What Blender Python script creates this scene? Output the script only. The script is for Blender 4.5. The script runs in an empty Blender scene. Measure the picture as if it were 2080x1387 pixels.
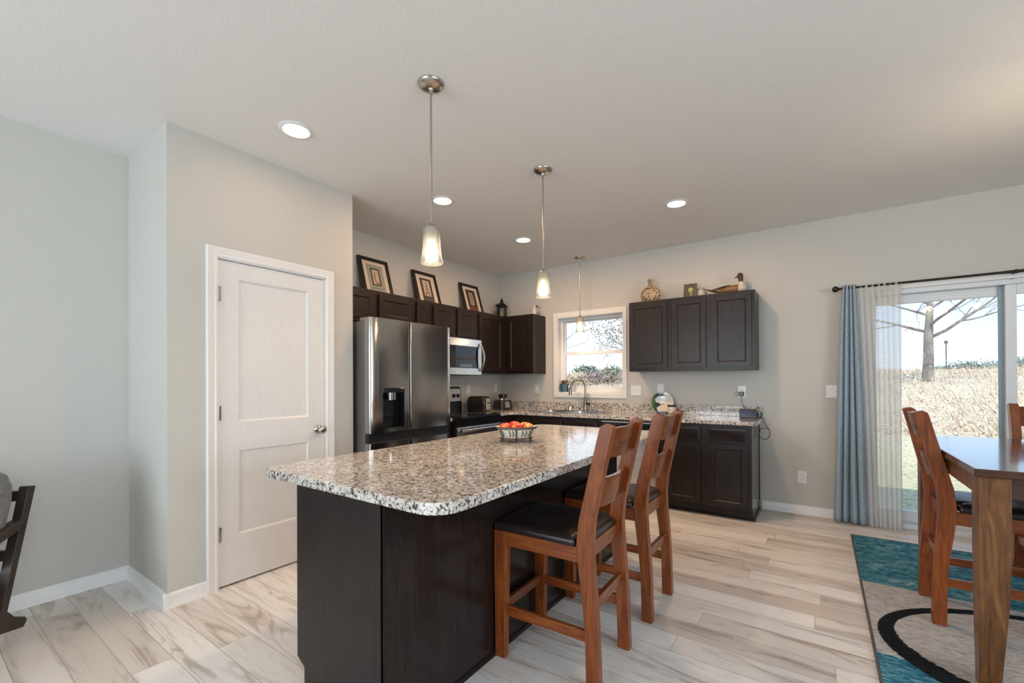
import bpy, bmesh, math, random
from mathutils import Vector, Matrix, Euler
from math import sin, cos, pi, radians

SC = bpy.context.scene
COL = SC.collection
random.seed(7)

# ------------------------------------------------------------------ camera
FPX, HORIZON, YAW, PITCH, ROLL, CAM_H = 888.9, 771.96, .6132, .0034, -.0049, 1.2627
cam_d = bpy.data.cameras.new('camera')
cam_d.sensor_fit = 'HORIZONTAL'; cam_d.sensor_width = 36.0
cam_d.lens = 36.0*FPX/2080.0
cam_d.shift_y = (HORIZON-693.5)/2080.0
cam_d.clip_start = .02; cam_d.clip_end = 400
cam = bpy.data.objects.new('camera', cam_d); COL.objects.link(cam)
_r = Vector((cos(YAW), sin(YAW), 0)); _f = Vector((-sin(YAW), cos(YAW), 0)); _u = Vector((0, 0, 1))
_f2 = _f*cos(PITCH)+_u*sin(PITCH); _u2 = _u*cos(PITCH)-_f*sin(PITCH)
_r3 = _r*cos(ROLL)+_u2*sin(ROLL); _u3 = _u2*cos(ROLL)-_r*sin(ROLL)
cam.matrix_world = Matrix(((_r3.x, _u3.x, -_f2.x, 0), (_r3.y, _u3.y, -_f2.y, 0), (_r3.z, _u3.z, -_f2.z, CAM_H), (0, 0, 0, 1)))
SC.camera = cam

# ------------------------------------------------------------------ view, world, sun, daylight
SC.view_settings.view_transform = 'Standard'
SC.view_settings.look = 'None'
SC.view_settings.gamma = 1.0
SC.view_settings.use_curve_mapping = False
SC.view_settings.exposure = 0.07
cy = SC.cycles
cy.use_denoising = True
cy.max_bounces = 9; cy.diffuse_bounces = 5; cy.glossy_bounces = 4; cy.transmission_bounces = 6; cy.transparent_max_bounces = 16
cy.sample_clamp_indirect = 4.0; cy.caustics_reflective = False; cy.caustics_refractive = False

world = bpy.data.worlds.new('world'); SC.world = world; world.use_nodes = True
wn = world.node_tree.nodes; wl = world.node_tree.links
bg = wn['Background']
tc = wn.new('ShaderNodeTexCoord'); sep = wn.new('ShaderNodeSeparateXYZ'); wl.new(tc.outputs['Generated'], sep.inputs[0])
ramp = wn.new('ShaderNodeValToRGB'); wl.new(sep.outputs[2], ramp.inputs[0])
e = ramp.color_ramp.elements
e[0].position = 0.0; e[0].color = (.64, .73, .82, 1)
e[1].position = .55; e[1].color = (.22, .42, .80, 1)
k = ramp.color_ramp.elements.new(.12); k.color = (.44, .61, .85, 1)
nz = wn.new('ShaderNodeTexNoise'); nz.inputs['Scale'].default_value = 2.4; nz.inputs['Detail'].default_value = 5
wl.new(tc.outputs['Generated'], nz.inputs['Vector'])
cr = wn.new('ShaderNodeValToRGB'); wl.new(nz.outputs[0], cr.inputs[0])
cr.color_ramp.elements[0].position = .42; cr.color_ramp.elements[1].position = .7
mx = wn.new('ShaderNodeMix'); mx.data_type = 'RGBA'
wl.new(cr.outputs[0], mx.inputs[0]); wl.new(ramp.outputs[0], mx.inputs[6]); mx.inputs[7].default_value = (.66, .74, .82, 1)
wl.new(mx.outputs[2], bg.inputs[0]); bg.inputs[1].default_value = 2.1

def light(name, kind, loc, energy, color, target=None, **kw):
    d = bpy.data.lights.new(name, kind); d.energy = energy; d.color = color
    for a, b in kw.items(): setattr(d, a, b)
    o = bpy.data.objects.new(name, d); COL.objects.link(o); o.location = loc
    if target is not None:
        o.rotation_euler = (Vector(target)-Vector(loc)).to_track_quat('-Z', 'Y').to_euler()
    return o
light('sun', 'SUN', (0, -20, 30), 5.3, (1.0, .93, .82), target=(-3, 0, 1), angle=radians(.6))
# daylight just outside the living-room windows behind and beside the camera
light('daylight_front', 'AREA', (-1.7, -4.42, 1.45), 145, (.80, .92, 1.0), target=(-1.7, 0, 1.45), shape='RECTANGLE', size=2.9, size_y=1.8)
light('daylight_side', 'AREA', (3.82, .1, 1.5), 105, (.84, .93, 1.0), target=(0, .1, 1.5), shape='RECTANGLE', size=3.0, size_y=1.5)

# ------------------------------------------------------------------ materials
def new_mat(name):
    m = bpy.data.materials.new(name); m.use_nodes = True
    return m, m.node_tree.nodes, m.node_tree.links, m.node_tree.nodes['Principled BSDF']

def coords(n, l, stretch=(1, 1, 1), rot=(0, 0, 0)):
    t = n.new('ShaderNodeTexCoord'); mp = n.new('ShaderNodeMapping')
    mp.inputs['Scale'].default_value = stretch; mp.inputs['Rotation'].default_value = rot
    l.new(t.outputs['Object'], mp.inputs[0]); return mp.outputs[0]

def noise(n, l, vec, scale, detail=3, rough=.5, dist=0):
    t = n.new('ShaderNodeTexNoise'); t.inputs['Scale'].default_value = scale; t.inputs['Detail'].default_value = detail
    t.inputs['Roughness'].default_value = rough; t.inputs['Distortion'].default_value = dist
    l.new(vec, t.inputs['Vector']); return t.outputs[0]

def cramp(n, l, fac, stops):
    r = n.new('ShaderNodeValToRGB'); l.new(fac, r.inputs[0]); els = r.color_ramp.elements
    while len(els) < len(stops): els.new(.5)
    for el, (p, c) in zip(els, stops): el.position = p; el.color = (*c, 1)
    return r.outputs[0]

def mixc(n, l, fac, a, b, mode='MIX'):
    m = n.new('ShaderNodeMix'); m.data_type = 'RGBA'; m.blend_type = mode
    for s, v in ((0, fac), (6, a), (7, b)):
        if hasattr(v, 'links') or hasattr(v, 'is_linked'): l.new(v, m.inputs[s])
        elif s == 0: m.inputs[0].default_value = v
        else: m.inputs[s].default_value = (*v, 1)
    return m.outputs[2]

def math_(n, l, op, a, b=None, clamp=False):
    m = n.new('ShaderNodeMath'); m.operation = op; m.use_clamp = clamp
    for i, v in enumerate((a, b)):
        if v is None: continue
        if hasattr(v, 'is_linked'): l.new(v, m.inputs[i])
        else: m.inputs[i].default_value = v
    return m.outputs[0]

def bump(n, l, b, height, strength, dist=.01):
    t = n.new('ShaderNodeBump'); t.inputs['Strength'].default_value = strength; t.inputs['Distance'].default_value = dist
    l.new(height, t.inputs['Height']); l.new(t.outputs[0], b.inputs['Normal'])

def pm(name, c1, c2=None, scale=30, rough=.5, metal=0, bmp=0, stretch=(1, 1, 1), aniso=0, spec=.5, coat=0, emit=None, estr=0, detail=3, sheen=0, rvar=0):
    m, n, l, b = new_mat(name)
    if c2 is None: c2 = tuple(min(1, x*.9) for x in c1)
    f = noise(n, l, coords(n, l, stretch), scale, detail)
    l.new(cramp(n, l, f, [(.35, c1), (.65, c2)]), b.inputs['Base Color'])
    b.inputs['Roughness'].default_value = rough; b.inputs['Metallic'].default_value = metal
    b.inputs['Specular IOR Level'].default_value = spec
    b.inputs['Anisotropic'].default_value = aniso
    b.inputs['Coat Weight'].default_value = coat
    b.inputs['Sheen Weight'].default_value = sheen
    if rvar: l.new(math_(n, l, 'MULTIPLY_ADD', f, rvar), b.inputs['Roughness']); b.inputs['Roughness'].links[0].from_node.inputs[2].default_value = rough
    if bmp: bump(n, l, b, f, bmp)
    if emit: b.inputs['Emission Color'].default_value = (*emit, 1); b.inputs['Emission Strength'].default_value = estr
    return m

MT = {}
MT['wall'] = pm('wall_paint', (.57, .56, .525), (.545, .535, .50), 240, .75, bmp=.06, detail=2, spec=.3)
MT['ceiling'] = pm('ceiling_paint', (.80, .79, .775), (.78, .77, .755), 70, .85, bmp=.13, detail=4, spec=.2)
MT['trim'] = pm('white_trim', (.80, .80, .80), (.77, .77, .77), 60, .35)
MT['vinyl'] = pm('white_vinyl', (.78, .80, .82), (.75, .77, .8), 60, .3)
MT['doorwhite'] = pm('door_white', (.76, .76, .76), (.73, .73, .73), 90, .4, bmp=.02, stretch=(1, 1, .15))
MT['plastic_white'] = pm('white_plastic', (.82, .82, .83), None, 50, .3)
MT['plastic_black'] = pm('black_plastic', (.012, .012, .014), (.02, .02, .022), 60, .3)
MT['black_glass'] = pm('black_glass', (.006, .007, .009), (.008, .009, .012), 20, .04)
MT['rubber'] = pm('dark_rubber', (.02, .02, .022), None, 40, .6)
MT['black_metal'] = pm('black_metal', (.018, .017, .016), (.03, .028, .026), 80, .4, metal=.6)
MT['bronze'] = pm('dark_bronze', (.03, .026, .022), (.05, .043, .036), 60, .32, metal=.8)
MT['nickel'] = pm('brushed_nickel', (.52, .49, .45), (.46, .43, .40), 60, .25, metal=1, stretch=(1, 1, .1))
MT['faucet'] = pm('faucet_nickel', (.30, .275, .245), (.25, .23, .205), 60, .24, metal=1)
MT['chrome'] = pm('satin_chrome', (.62, .6, .58), (.58, .56, .54), 60, .16, metal=1)
MT['steel'] = pm('stainless_steel', (.46, .42, .385), (.40, .365, .335), 22, .16, metal=1, stretch=(1, 1.5, 90), aniso=.35)
MT['steel_h'] = pm('stainless_appliance', (.62, .61, .60), (.56, .55, .54), 22, .22, metal=1, stretch=(1, 60, 1.5), aniso=.3)
MT['sinksteel'] = pm('sink_steel', (.66, .66, .66), (.6, .6, .6), 40, .25, metal=1, stretch=(30, 1, 1))
MT['fridge_side'] = pm('fridge_side_grey', (.17, .165, .16), (.15, .145, .14), 200, .4, metal=.3, bmp=.03)
MT['door_edge'] = pm('fridge_door_edge', (.34, .31, .285), (.31, .285, .26), 120, .4, metal=.5)

def cabinet_mat(name, stretch, rough):
    m, n, l, b = new_mat(name)
    f = noise(n, l, coords(n, l, stretch), 14, 6, .6, .4)
    l.new(cramp(n, l, f, [(.3, (.0095, .0065, .006)), (.6, (.021, .013, .0115)), (.8, (.033, .020, .017))]), b.inputs['Base Color'])
    b.inputs['Roughness'].default_value = rough; b.inputs['Specular IOR Level'].default_value = .32; bump(n, l, b, f, .05)
    return m
MT['cab'] = cabinet_mat('espresso_cabinet', (3, 3, .35), .33)
MT['cabpanel'] = cabinet_mat('espresso_end_panel', (3, 3, .3), .2)
MT['endgloss'] = cabinet_mat('espresso_gloss_panel', (3, 3, .3), .1)
MT['endgloss'].node_tree.nodes['Principled BSDF'].inputs['Specular IOR Level'].default_value = 1.0

def wood_mat(name, stretch, cols, rough, scale=9):
    m, n, l, b = new_mat(name)
    v = coords(n, l, stretch)
    f = noise(n, l, v, scale, 7, .62, 1.2); g = noise(n, l, coords(n, l, (1.5, 1.5, 1.5)), 4, 2)
    c = cramp(n, l, f, [(.28, cols[0]), (.52, cols[1]), (.75, cols[2])])
    c = mixc(n, l, math_(n, l, 'MULTIPLY', g, .55), c, cols[0])
    l.new(c, b.inputs['Base Color']); b.inputs['Roughness'].default_value = rough
    b.inputs['Coat Weight'].default_value = .15; b.inputs['Coat Roughness'].default_value = .18; b.inputs['Specular IOR Level'].default_value = .35
    bump(n, l, b, f, .04); return m
STC = [(.10, .020, .005), (.27, .066, .011), (.42, .125, .021)]
MT['stool_v'] = wood_mat('stool_wood_upright', (5, 5, .5), STC, .34)
MT['stool_x'] = wood_mat('stool_wood_rail', (.5, 5, 5), STC, .34)
MT['stool_y'] = wood_mat('stool_wood_slat', (5, .5, 5), [(.09, .022, .008), (.22, .06, .018), (.33, .105, .034)], .22)
TBC = [(.05, .019, .007), (.19, .076, .024), (.34, .155, .055)]
MT['table_leg'] = wood_mat('table_leg_wood', (6, 6, .7), TBC, .32, 5)
MT['table_top'] = wood_mat('table_top_wood', (.5, 6, 6), [(.03, .012, .008), (.07, .026, .014), (.12, .05, .025)], .14, 6)
_b = MT['table_top'].node_tree.nodes['Principled BSDF']; _b.inputs['Coat Weight'].default_value = .5; _b.inputs['Coat Roughness'].default_value = .07
MT['armwood'] = wood_mat('armchair_wood', (5, 1.2, 1.2), [(.018, .013, .01), (.04, .028, .02), (.06, .045, .033)], .5)
MT['leather'] = pm('dark_leather', (.014, .009, .008), (.022, .014, .012), 120, .3, bmp=.03, detail=3)

def floor_mat():
    m, n, l, b = new_mat('oak_vinyl_plank')
    v = coords(n, l)
    sx_ = n.new('ShaderNodeSeparateXYZ'); l.new(v, sx_.inputs[0])
    row = math_(n, l, 'FLOOR', math_(n, l, 'DIVIDE', sx_.outputs[1], .150))
    wn_ = n.new('ShaderNodeTexWhiteNoise'); wn_.noise_dimensions = '1D'; l.new(row, wn_.inputs['W'])
    cb_ = n.new('ShaderNodeCombineXYZ'); l.new(math_(n, l, 'ADD', sx_.outputs[0], math_(n, l, 'MULTIPLY', wn_.outputs['Value'], 1.22)), cb_.inputs[0]); l.new(sx_.outputs[1], cb_.inputs[1])
    br = n.new('ShaderNodeTexBrick'); l.new(cb_.outputs[0], br.inputs['Vector'])
    br.inputs['Scale'].default_value = 1; br.inputs['Brick Width'].default_value = 1.22; br.inputs['Row Height'].default_value = .150
    br.inputs['Mortar Size'].default_value = .0012; br.inputs['Mortar Smooth'].default_value = 0
    br.inputs['Color1'].default_value = (0, 0, 0, 1); br.inputs['Color2'].default_value = (1, 1, 1, 1); br.inputs['Mortar'].default_value = (.5, .5, .5, 1)
    br.offset = 0.0; br.offset_frequency = 2
    rnd = n.new('ShaderNodeSeparateColor'); l.new(br.outputs['Color'], rnd.inputs[0]); rnd = rnd.outputs[0]
    def n4(stretch, scale, detail, rough, dist, mul):
        t = n.new('ShaderNodeTexNoise'); t.noise_dimensions = '4D'
        t.inputs['Scale'].default_value = scale; t.inputs['Detail'].default_value = detail
        t.inputs['Roughness'].default_value = rough; t.inputs['Distortion'].default_value = dist
        l.new(coords(n, l, stretch), t.inputs['Vector']); l.new(math_(n, l, 'MULTIPLY', rnd, mul), t.inputs['W'])
        return t.outputs[0]
    big = n4((.8, 6.5, 1), 1.8, 4, .55, .7, 37)
    rings = math_(n, l, 'SINE', math_(n, l, 'MULTIPLY', n4((.55, 4.6, 1), 1.3, 1.5, .5, .6, 61), 95))
    rings = math_(n, l, 'MULTIPLY_ADD', rings, .5); rings.node.inputs[2].default_value = .5
    fine = n4((1, 16, 1), 5, 7, .68, .2, 23)
    c = cramp(n, l, big, [(.26, (.44, .38, .335)), (.36, (.66, .615, .57)), (.47, (.79, .765, .735)), (.72, (.82, .805, .785))])
    ringmask = math_(n, l, 'MULTIPLY', math_(n, l, 'GREATER_THAN', rings, .72), cramp_fac(n, l, big, .38, .56, invert=True))
    c = mixc(n, l, math_(n, l, 'MULTIPLY', ringmask, .45), c, (.28, .22, .185))
    streak = cramp_fac(n, l, fine, .60, .76)
    c = mixc(n, l, math_(n, l, 'MULTIPLY', streak, .55), c, (.27, .21, .175))
    c = mixc(n, l, math_(n, l, 'MULTIPLY', cramp_fac(n, l, fine, .25, .5, invert=True), .35), c, (.73, .71, .68))
    tone = cramp(n, l, rnd, [(0, (.76, .705, .665)), (.35, (.92, .89, .865)), (.6, (.98, .97, .965)), (1, (1.03, 1.03, 1.03))])
    c = mixc(n, l, 1.0, c, tone, 'MULTIPLY')
    c = mixc(n, l, math_(n, l, 'MULTIPLY', br.outputs['Fac'], .7), c, (.16, .12, .09))
    l.new(c, b.inputs['Base Color']); b.inputs['Roughness'].default_value = .36
    bump(n, l, b, fine, .05); return m

def cramp_fac(n, l, fac, lo, hi, invert=False):
    m = n.new('ShaderNodeMapRange'); m.clamp = True; l.new(fac, m.inputs[0])
    m.inputs[1].default_value = lo; m.inputs[2].default_value = hi
    m.inputs[3].default_value = 1 if invert else 0; m.inputs[4].default_value = 0 if invert else 1
    return m.outputs[0]
MT['floor'] = floor_mat()

def granite_mat():
    m, n, l, b = new_mat('speckled_laminate')
    v = coords(n, l)
    a = noise(n, l, v, 16, 5, .6, .6); s = noise(n, l, coords(n, l, (1, 1.25, 1)), 74, 4, .6, .8); t = noise(n, l, v, 120, 2, .5)
    c = cramp(n, l, a, [(.32, (.46, .395, .34)), (.5, (.62, .58, .535)), (.66, (.74, .725, .70))])
    c = mixc(n, l, cramp_fac(n, l, s, .48, .56), c, (.25, .20, .17))
    c = mixc(n, l, cramp_fac(n, l, s, .555, .60), c, (.035, .03, .03))
    c = mixc(n, l, math_(n, l, 'MULTIPLY', cramp_fac(n, l, t, .58, .7), .5), c, (.72, .69, .65))
    l.new(c, b.inputs['Base Color']); b.inputs['Roughness'].default_value = .12
    b.inputs['Coat Weight'].default_value = .4; b.inputs['Coat Roughness'].default_value = .06
    return m
MT['granite'] = granite_mat()

def rug_mat():
    m, n, l, b = new_mat('woven_rug')
    t = n.new('ShaderNodeTexCoord'); s = n.new('ShaderNodeSeparateXYZ'); l.new(t.outputs['Object'], s.inputs[0])
    x, y = s.outputs[0], s.outputs[1]
    fib = noise(n, l, coords(n, l, (1, 3.2, 1)), 26, 6, .8); blot = noise(n, l, coords(n, l, (1, 1.6, 1)), 5.5, 6, .7, .8)
    wob = math_(n, l, 'MULTIPLY', math_(n, l, 'SUBTRACT', fib, .5), .05)
    y2 = math_(n, l, 'ADD', y, wob); x2 = math_(n, l, 'ADD', x, wob)
    def ell(cx, cyy, a, bb):
        dx = math_(n, l, 'POWER', math_(n, l, 'ABSOLUTE', math_(n, l, 'DIVIDE', math_(n, l, 'SUBTRACT', x2, cx), a)), 2)
        dy = math_(n, l, 'POWER', math_(n, l, 'ABSOLUTE', math_(n, l, 'DIVIDE', math_(n, l, 'SUBTRACT', y2, cyy), bb)), 2)
        return math_(n, l, 'LESS_THAN', math_(n, l, 'ADD', dx, dy), 1.0)
    teal = cramp(n, l, math_(n, l, 'ADD', math_(n, l, 'MULTIPLY', fib, .75), math_(n, l, 'MULTIPLY', blot, .35)),
                 [(.40, (.008, .042, .070)), (.50, (.02, .125, .19)), (.58, (.08, .28, .37)), (.68, (.46, .54, .56))])
    grey = cramp(n, l, fib, [(.33, (.16, .16, .17)), (.47, (.42, .41, .405)), (.65, (.60, .585, .57))])
    black = cramp(n, l, fib, [(.35, (.006, .007, .009)), (.62, (.014, .016, .02)), (.78, (.12, .13, .15))])
    far_ = math_(n, l, 'GREATER_THAN', y2, 3.50); near_ = math_(n, l, 'LESS_THAN', y2, 2.62)
    c = mixc(n, l, math_(n, l, 'MAXIMUM', far_, near_), grey, teal)
    paleb = cramp_fac(n, l, blot, .60, .66)
    c = mixc(n, l, math_(n, l, 'MULTIPLY', paleb, math_(n, l, 'MULTIPLY', far_, .7)), c, (.45, .50, .50))
    outer = ell(1.10, 2.86, .87, .60); inner = ell(1.23, 2.90, .93, .53)
    c = mixc(n, l, outer, c, black); c = mixc(n, l, inner, c, grey)
    l.new(c, b.inputs['Base Color']); b.inputs['Roughness'].default_value = .95; b.inputs['Specular IOR Level'].default_value = .1
    bump(n, l, b, fib, .6, .004); return m
MT['rug'] = rug_mat()
MT['rug_edge'] = pm('rug_binding', (.10, .11, .11), (.07, .08, .08), 90, .9)

def fabric(name, c1, c2, rough=.9):
    m, n, l, b = new_mat(name)
    a = noise(n, l, coords(n, l, (1, 1, .12)), 260, 2); w = noise(n, l, coords(n, l, (.12, .12, 1)), 240, 2)
    f = math_(n, l, 'MULTIPLY', math_(n, l, 'ADD', a, w), .5)
    l.new(cramp(n, l, f, [(.38, c1), (.62, c2)]), b.inputs['Base Color']); b.inputs['Roughness'].default_value = rough
    b.inputs['Sheen Weight'].default_value = .15; b.inputs['Specular IOR Level'].default_value = .2
    bump(n, l, b, f, .25, .003); return m
MT['curtain'] = fabric('slate_blue_fabric', (.25, .335, .40), (.385, .48, .56))
MT['cushion'] = fabric('grey_linen', (.12, .125, .135), (.21, .215, .225))

def sheer_mat():
    m, n, l, b = new_mat('sheer_voile')
    out = n['Material Output']; tr = n.new('ShaderNodeBsdfTransparent'); tl = n.new('ShaderNodeBsdfTranslucent'); df = n.new('ShaderNodeBsdfDiffuse')
    w = noise(n, l, coords(n, l, (1, 1, .2)), 500, 1)
    tl.inputs[0].default_value = (.9, .9, .88, 1); df.inputs[0].default_value = (.86, .85, .82, 1); tr.inputs[0].default_value = (1, 1, 1, 1)
    a = n.new('ShaderNodeMixShader'); a.inputs[0].default_value = .5; l.new(df.outputs[0], a.inputs[1]); l.new(tl.outputs[0], a.inputs[2])
    c = n.new('ShaderNodeMixShader'); l.new(cramp_fac(n, l, w, .2, 1.3), c.inputs[0]); l.new(a.outputs[0], c.inputs[2]); l.new(tr.outputs[0], c.inputs[1])
    mr = c.inputs[0].links[0].from_node; mr.inputs[3].default_value = .60; mr.inputs[4].default_value = .95
    l.new(c.outputs[0], out.inputs[0]); return m
MT['sheer'] = sheer_mat()

def glass_mat(name, tint=(1, 1, 1), refl=1.0):
    m, n, l, b = new_mat(name); out = n['Material Output']
    tr = n.new('ShaderNodeBsdfTransparent'); tr.inputs[0].default_value = (*tint, 1)
    gl = n.new('ShaderNodeBsdfGlossy'); gl.inputs['Roughness'].default_value = .01
    fr = n.new('ShaderNodeFresnel'); fr.inputs[0].default_value = 1.45
    mx_ = n.new('ShaderNodeMixShader'); l.new(math_(n, l, 'MULTIPLY', fr.outputs[0], refl), mx_.inputs[0])
    l.new(tr.outputs[0], mx_.inputs[1]); l.new(gl.outputs[0], mx_.inputs[2]); l.new(mx_.outputs[0], out.inputs[0]); return m
MT['glass'] = glass_mat('window_glass', (.97, .985, .98))
MT['lampglass'] = glass_mat('lantern_glass', (.9, .92, .9))

def shade_mat():
    m, n, l, b = new_mat('frosted_shade'); out = n['Material Output']
    tr = n.new('ShaderNodeBsdfTransparent'); tr.inputs[0].default_value = (1, .97, .9, 1)
    tl = n.new('ShaderNodeBsdfTranslucent'); tl.inputs[0].default_value = (.95, .88, .72, 1)
    df = n.new('ShaderNodeBsdfDiffuse'); df.inputs[0].default_value = (.85, .80, .68, 1)
    gl = n.new('ShaderNodeBsdfGlossy'); gl.inputs['Roughness'].default_value = .25
    a = n.new('ShaderNodeMixShader'); a.inputs[0].default_value = .45; l.new(tl.outputs[0], a.inputs[1]); l.new(df.outputs[0], a.inputs[2])
    c = n.new('ShaderNodeMixShader'); c.inputs[0].default_value = .40; l.new(a.outputs[0], c.inputs[1]); l.new(tr.outputs[0], c.inputs[2])
    fr = n.new('ShaderNodeFresnel'); fr.inputs[0].default_value = 1.4
    d = n.new('ShaderNodeMixShader'); l.new(fr.outputs[0], d.inputs[0]); l.new(c.outputs[0], d.inputs[1]); l.new(gl.outputs[0], d.inputs[2])
    l.new(d.outputs[0], out.inputs[0]); return m
MT['shade'] = shade_mat()

def emit_mat(name, c, s):
    m, n, l, b = new_mat(name); b.inputs['Base Color'].default_value = (.8, .8, .8, 1)
    b.inputs['Emission Color'].default_value = (*c, 1); b.inputs['Emission Strength'].default_value = s; return m
MT['led'] = emit_mat('led_diffuser', (1, .86, .66), 9)
MT['bulb'] = emit_mat('lit_bulb', (1, .92, .78), 6.0)

# ------------------------------------------------------------------ mesh helpers
class MB:
    def __init__(s): s.bm = bmesh.new()
    def box(s, x0, x1, y0, y1, z0, z1, M=None):
        P = [(x0, y0, z0), (x1, y0, z0), (x1, y1, z0), (x0, y1, z0), (x0, y0, z1), (x1, y0, z1), (x1, y1, z1), (x0, y1, z1)]
        v = [s.bm.verts.new(M @ Vector(p) if M else p) for p in P]
        for f in ((3, 2, 1, 0), (4, 5, 6, 7), (0, 1, 5, 4), (1, 2, 6, 5), (2, 3, 7, 6), (3, 0, 4, 7)): s.bm.faces.new([v[i] for i in f])
        return s
    def loft(s, rings, close=True, caps=True, M=None):
        R = [[s.bm.verts.new(M @ Vector(p) if M else p) for p in r] for r in rings]
        k = len(R[0])
        for a, b in zip(R, R[1:]):
            for i in range(k if close else k-1):
                j = (i+1) % k
                s.bm.faces.new((a[i], a[j], b[j], b[i]))
        if caps and close:
            s.bm.faces.new(list(reversed(R[0]))); s.bm.faces.new(R[-1])
        return s
    def lathe(s, prof, cx=0, cy=0, seg=32, M=None, sx=1, sy=1, caps=True):
        rings = [[(cx+max(r, 1e-4)*cos(2*pi*i/seg)*sx, cy+max(r, 1e-4)*sin(2*pi*i/seg)*sy, z) for i in range(seg)] for r, z in prof]
        return s.loft(rings, True, caps, M)
    def cyl(s, p0, p1, r0, r1=None, seg=16):
        p0, p1 = Vector(p0), Vector(p1); r1 = r0 if r1 is None else r1
        return s.tube([p0, p1], [r0, r1], seg)
    def tube(s, pts, r, seg=10):
        pts = [Vector(p) for p in pts]; rs = r if isinstance(r, (list, tuple)) else [r]*len(pts)
        rings = []; up = None
        for i, p in enumerate(pts):
            d = (pts[min(i+1, len(pts)-1)]-pts[max(i-1, 0)])
            d = d.normalized() if d.length > 1e-9 else Vector((0, 0, 1))
            if up is None: up = Vector((1, 0, 0)) if abs(d.x) < .8 else Vector((0, 1, 0))
            a = (up-d*up.dot(d)).normalized(); b = d.cross(a); up = a
            rings.append([p+(a*cos(2*pi*k/seg)+b*sin(2*pi*k/seg))*rs[i] for k in range(seg)])
        return s.loft(rings)
    def prism(s, poly, axis, a, b, M=None):
        def P(p, t): return {'x': (t, p[0], p[1]), 'y': (p[0], t, p[1]), 'z': (p[0], p[1], t)}[axis]
        return s.loft([[P(p, a) for p in poly], [P(p, b) for p in poly]], M=M)
    def grid(s, fn, nu, nv, M=None):
        V = [[s.bm.verts.new(M @ Vector(fn(i/nu, j/nv)) if M else fn(i/nu, j/nv)) for i in range(nu+1)] for j in range(nv+1)]
        for j in range(nv):
            for i in range(nu): s.bm.faces.new((V[j][i], V[j][i+1], V[j+1][i+1], V[j+1][i]))
        return s
    def ball(s, c, r, seg=20, rings=12, sc=(1, 1, 1), M=None):
        c = Vector(c)
        R = [[(c.x+sc[0]*r*max(sin(pi*j/rings), 1e-3)*cos(2*pi*i/seg), c.y+sc[1]*r*max(sin(pi*j/rings), 1e-3)*sin(2*pi*i/seg), c.z-sc[2]*r*cos(pi*j/rings)) for i in range(seg)] for j in range(rings+1)]
        return s.loft(R, M=M)

ROOT = {}
def part(name, mb, mat, parent=None, bevel=0, seg=2, smooth=40, solid=0, subd=0, label=None, kind=None):
    bmesh.ops.recalc_face_normals(mb.bm, faces=mb.bm.faces)
    me = bpy.data.meshes.new(name); mb.bm.to_mesh(me); mb.bm.free()
    off = ROOT.get(parent.name, Vector()) if parent else Vector()
    if off.length: me.transform(Matrix.Translation(-off))
    me.materials.append(MT[mat] if isinstance(mat, str) else mat)
    me.polygons.foreach_set('use_smooth', [True]*len(me.polygons)); me.set_sharp_from_angle(angle=radians(smooth))
    o = bpy.data.objects.new(name, me); COL.objects.link(o)
    if parent: o.parent = parent; ROOT[o.name] = off
    if solid: md = o.modifiers.new('s', 'SOLIDIFY'); md.thickness = solid; md.offset = 0
    if bevel:
        md = o.modifiers.new('b', 'BEVEL'); md.width = bevel; md.segments = seg; md.limit_method = 'ANGLE'; md.angle_limit = radians(35); md.harden_normals = True
    if subd: md = o.modifiers.new('d', 'SUBSURF'); md.levels = subd; md.render_levels = subd
    if label: o['label'] = label
    if kind: o['kind'] = kind
    return o
def tag(o, label, cat, group=None, kind=None):
    o['label'] = label; o['category'] = cat
    if group: o['group'] = group
    if kind: o['kind'] = kind
    return o
def thing(name, label, cat, loc, rotz=0, group=None, local=False):
    o = bpy.data.objects.new(name, None); COL.objects.link(o); o.location = loc; o.rotation_euler = (0, 0, rotz); o.empty_display_size = .05
    ROOT[o.name] = Vector() if local else Vector(loc)
    return tag(o, label, cat, group)
def struct_root(name, loc, label=None):
    o = bpy.data.objects.new(name, None); COL.objects.link(o); o.location = loc; o['kind'] = 'structure'
    ROOT[o.name] = Vector(loc)
    if label: o['label'] = label
    return o
def struct(name, mb, mat, **k):
    o = part(name, mb, mat, **k); o['kind'] = 'structure'; return o
def copy_tree(o, parent=None):
    c = o.copy(); COL.objects.link(c)
    if parent: c.parent = parent
    for ch in [q for q in bpy.data.objects if q.parent == o]: copy_tree(ch, c)
    return c

# ------------------------------------------------------------------ room constants
YB, XL, XP, H = 4.959, -3.69, -3.006, 2.743      # back wall, left wall, closet front, ceiling
XR, YF = 3.7, -4.3
PY0, PY1 = .897, 2.097                            # pantry closet
ZC, ZCB = .900, .862                              # countertop top / underside

# ------------------------------------------------------------------ room shell
struct('floor', MB().box(XL-.1, XR+.1, YF-.1, YB+.12, -.12, 0), 'floor')
struct('ceiling', MB().box(XL-.15, XR+.15, YF-.15, YB+.15, H, H+.15), 'ceiling')
WX0, WX1, WZ0, WZ1 = -2.765, -1.888, 1.118, 2.072
DX0, DX1, DZ1 = .30, 2.115, 2.035
w = MB(); T = .14
w.box(XL-.15, WX0, YB, YB+T, 0, H); w.box(WX1, DX0, YB, YB+T, 0, H); w.box(DX1, XR+.15, YB, YB+T, 0, H)
w.box(WX0, WX1, YB, YB+T, 0, WZ0); w.box(WX0, WX1, YB, YB+T, WZ1, H); w.box(DX0, DX1, YB, YB+T, DZ1, H)
struct('wall_back', w, 'wall')
struct('wall_left', MB().box(XL-.15, XL, YF-.15, YB+.0, 0, H), 'wall')
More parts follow.
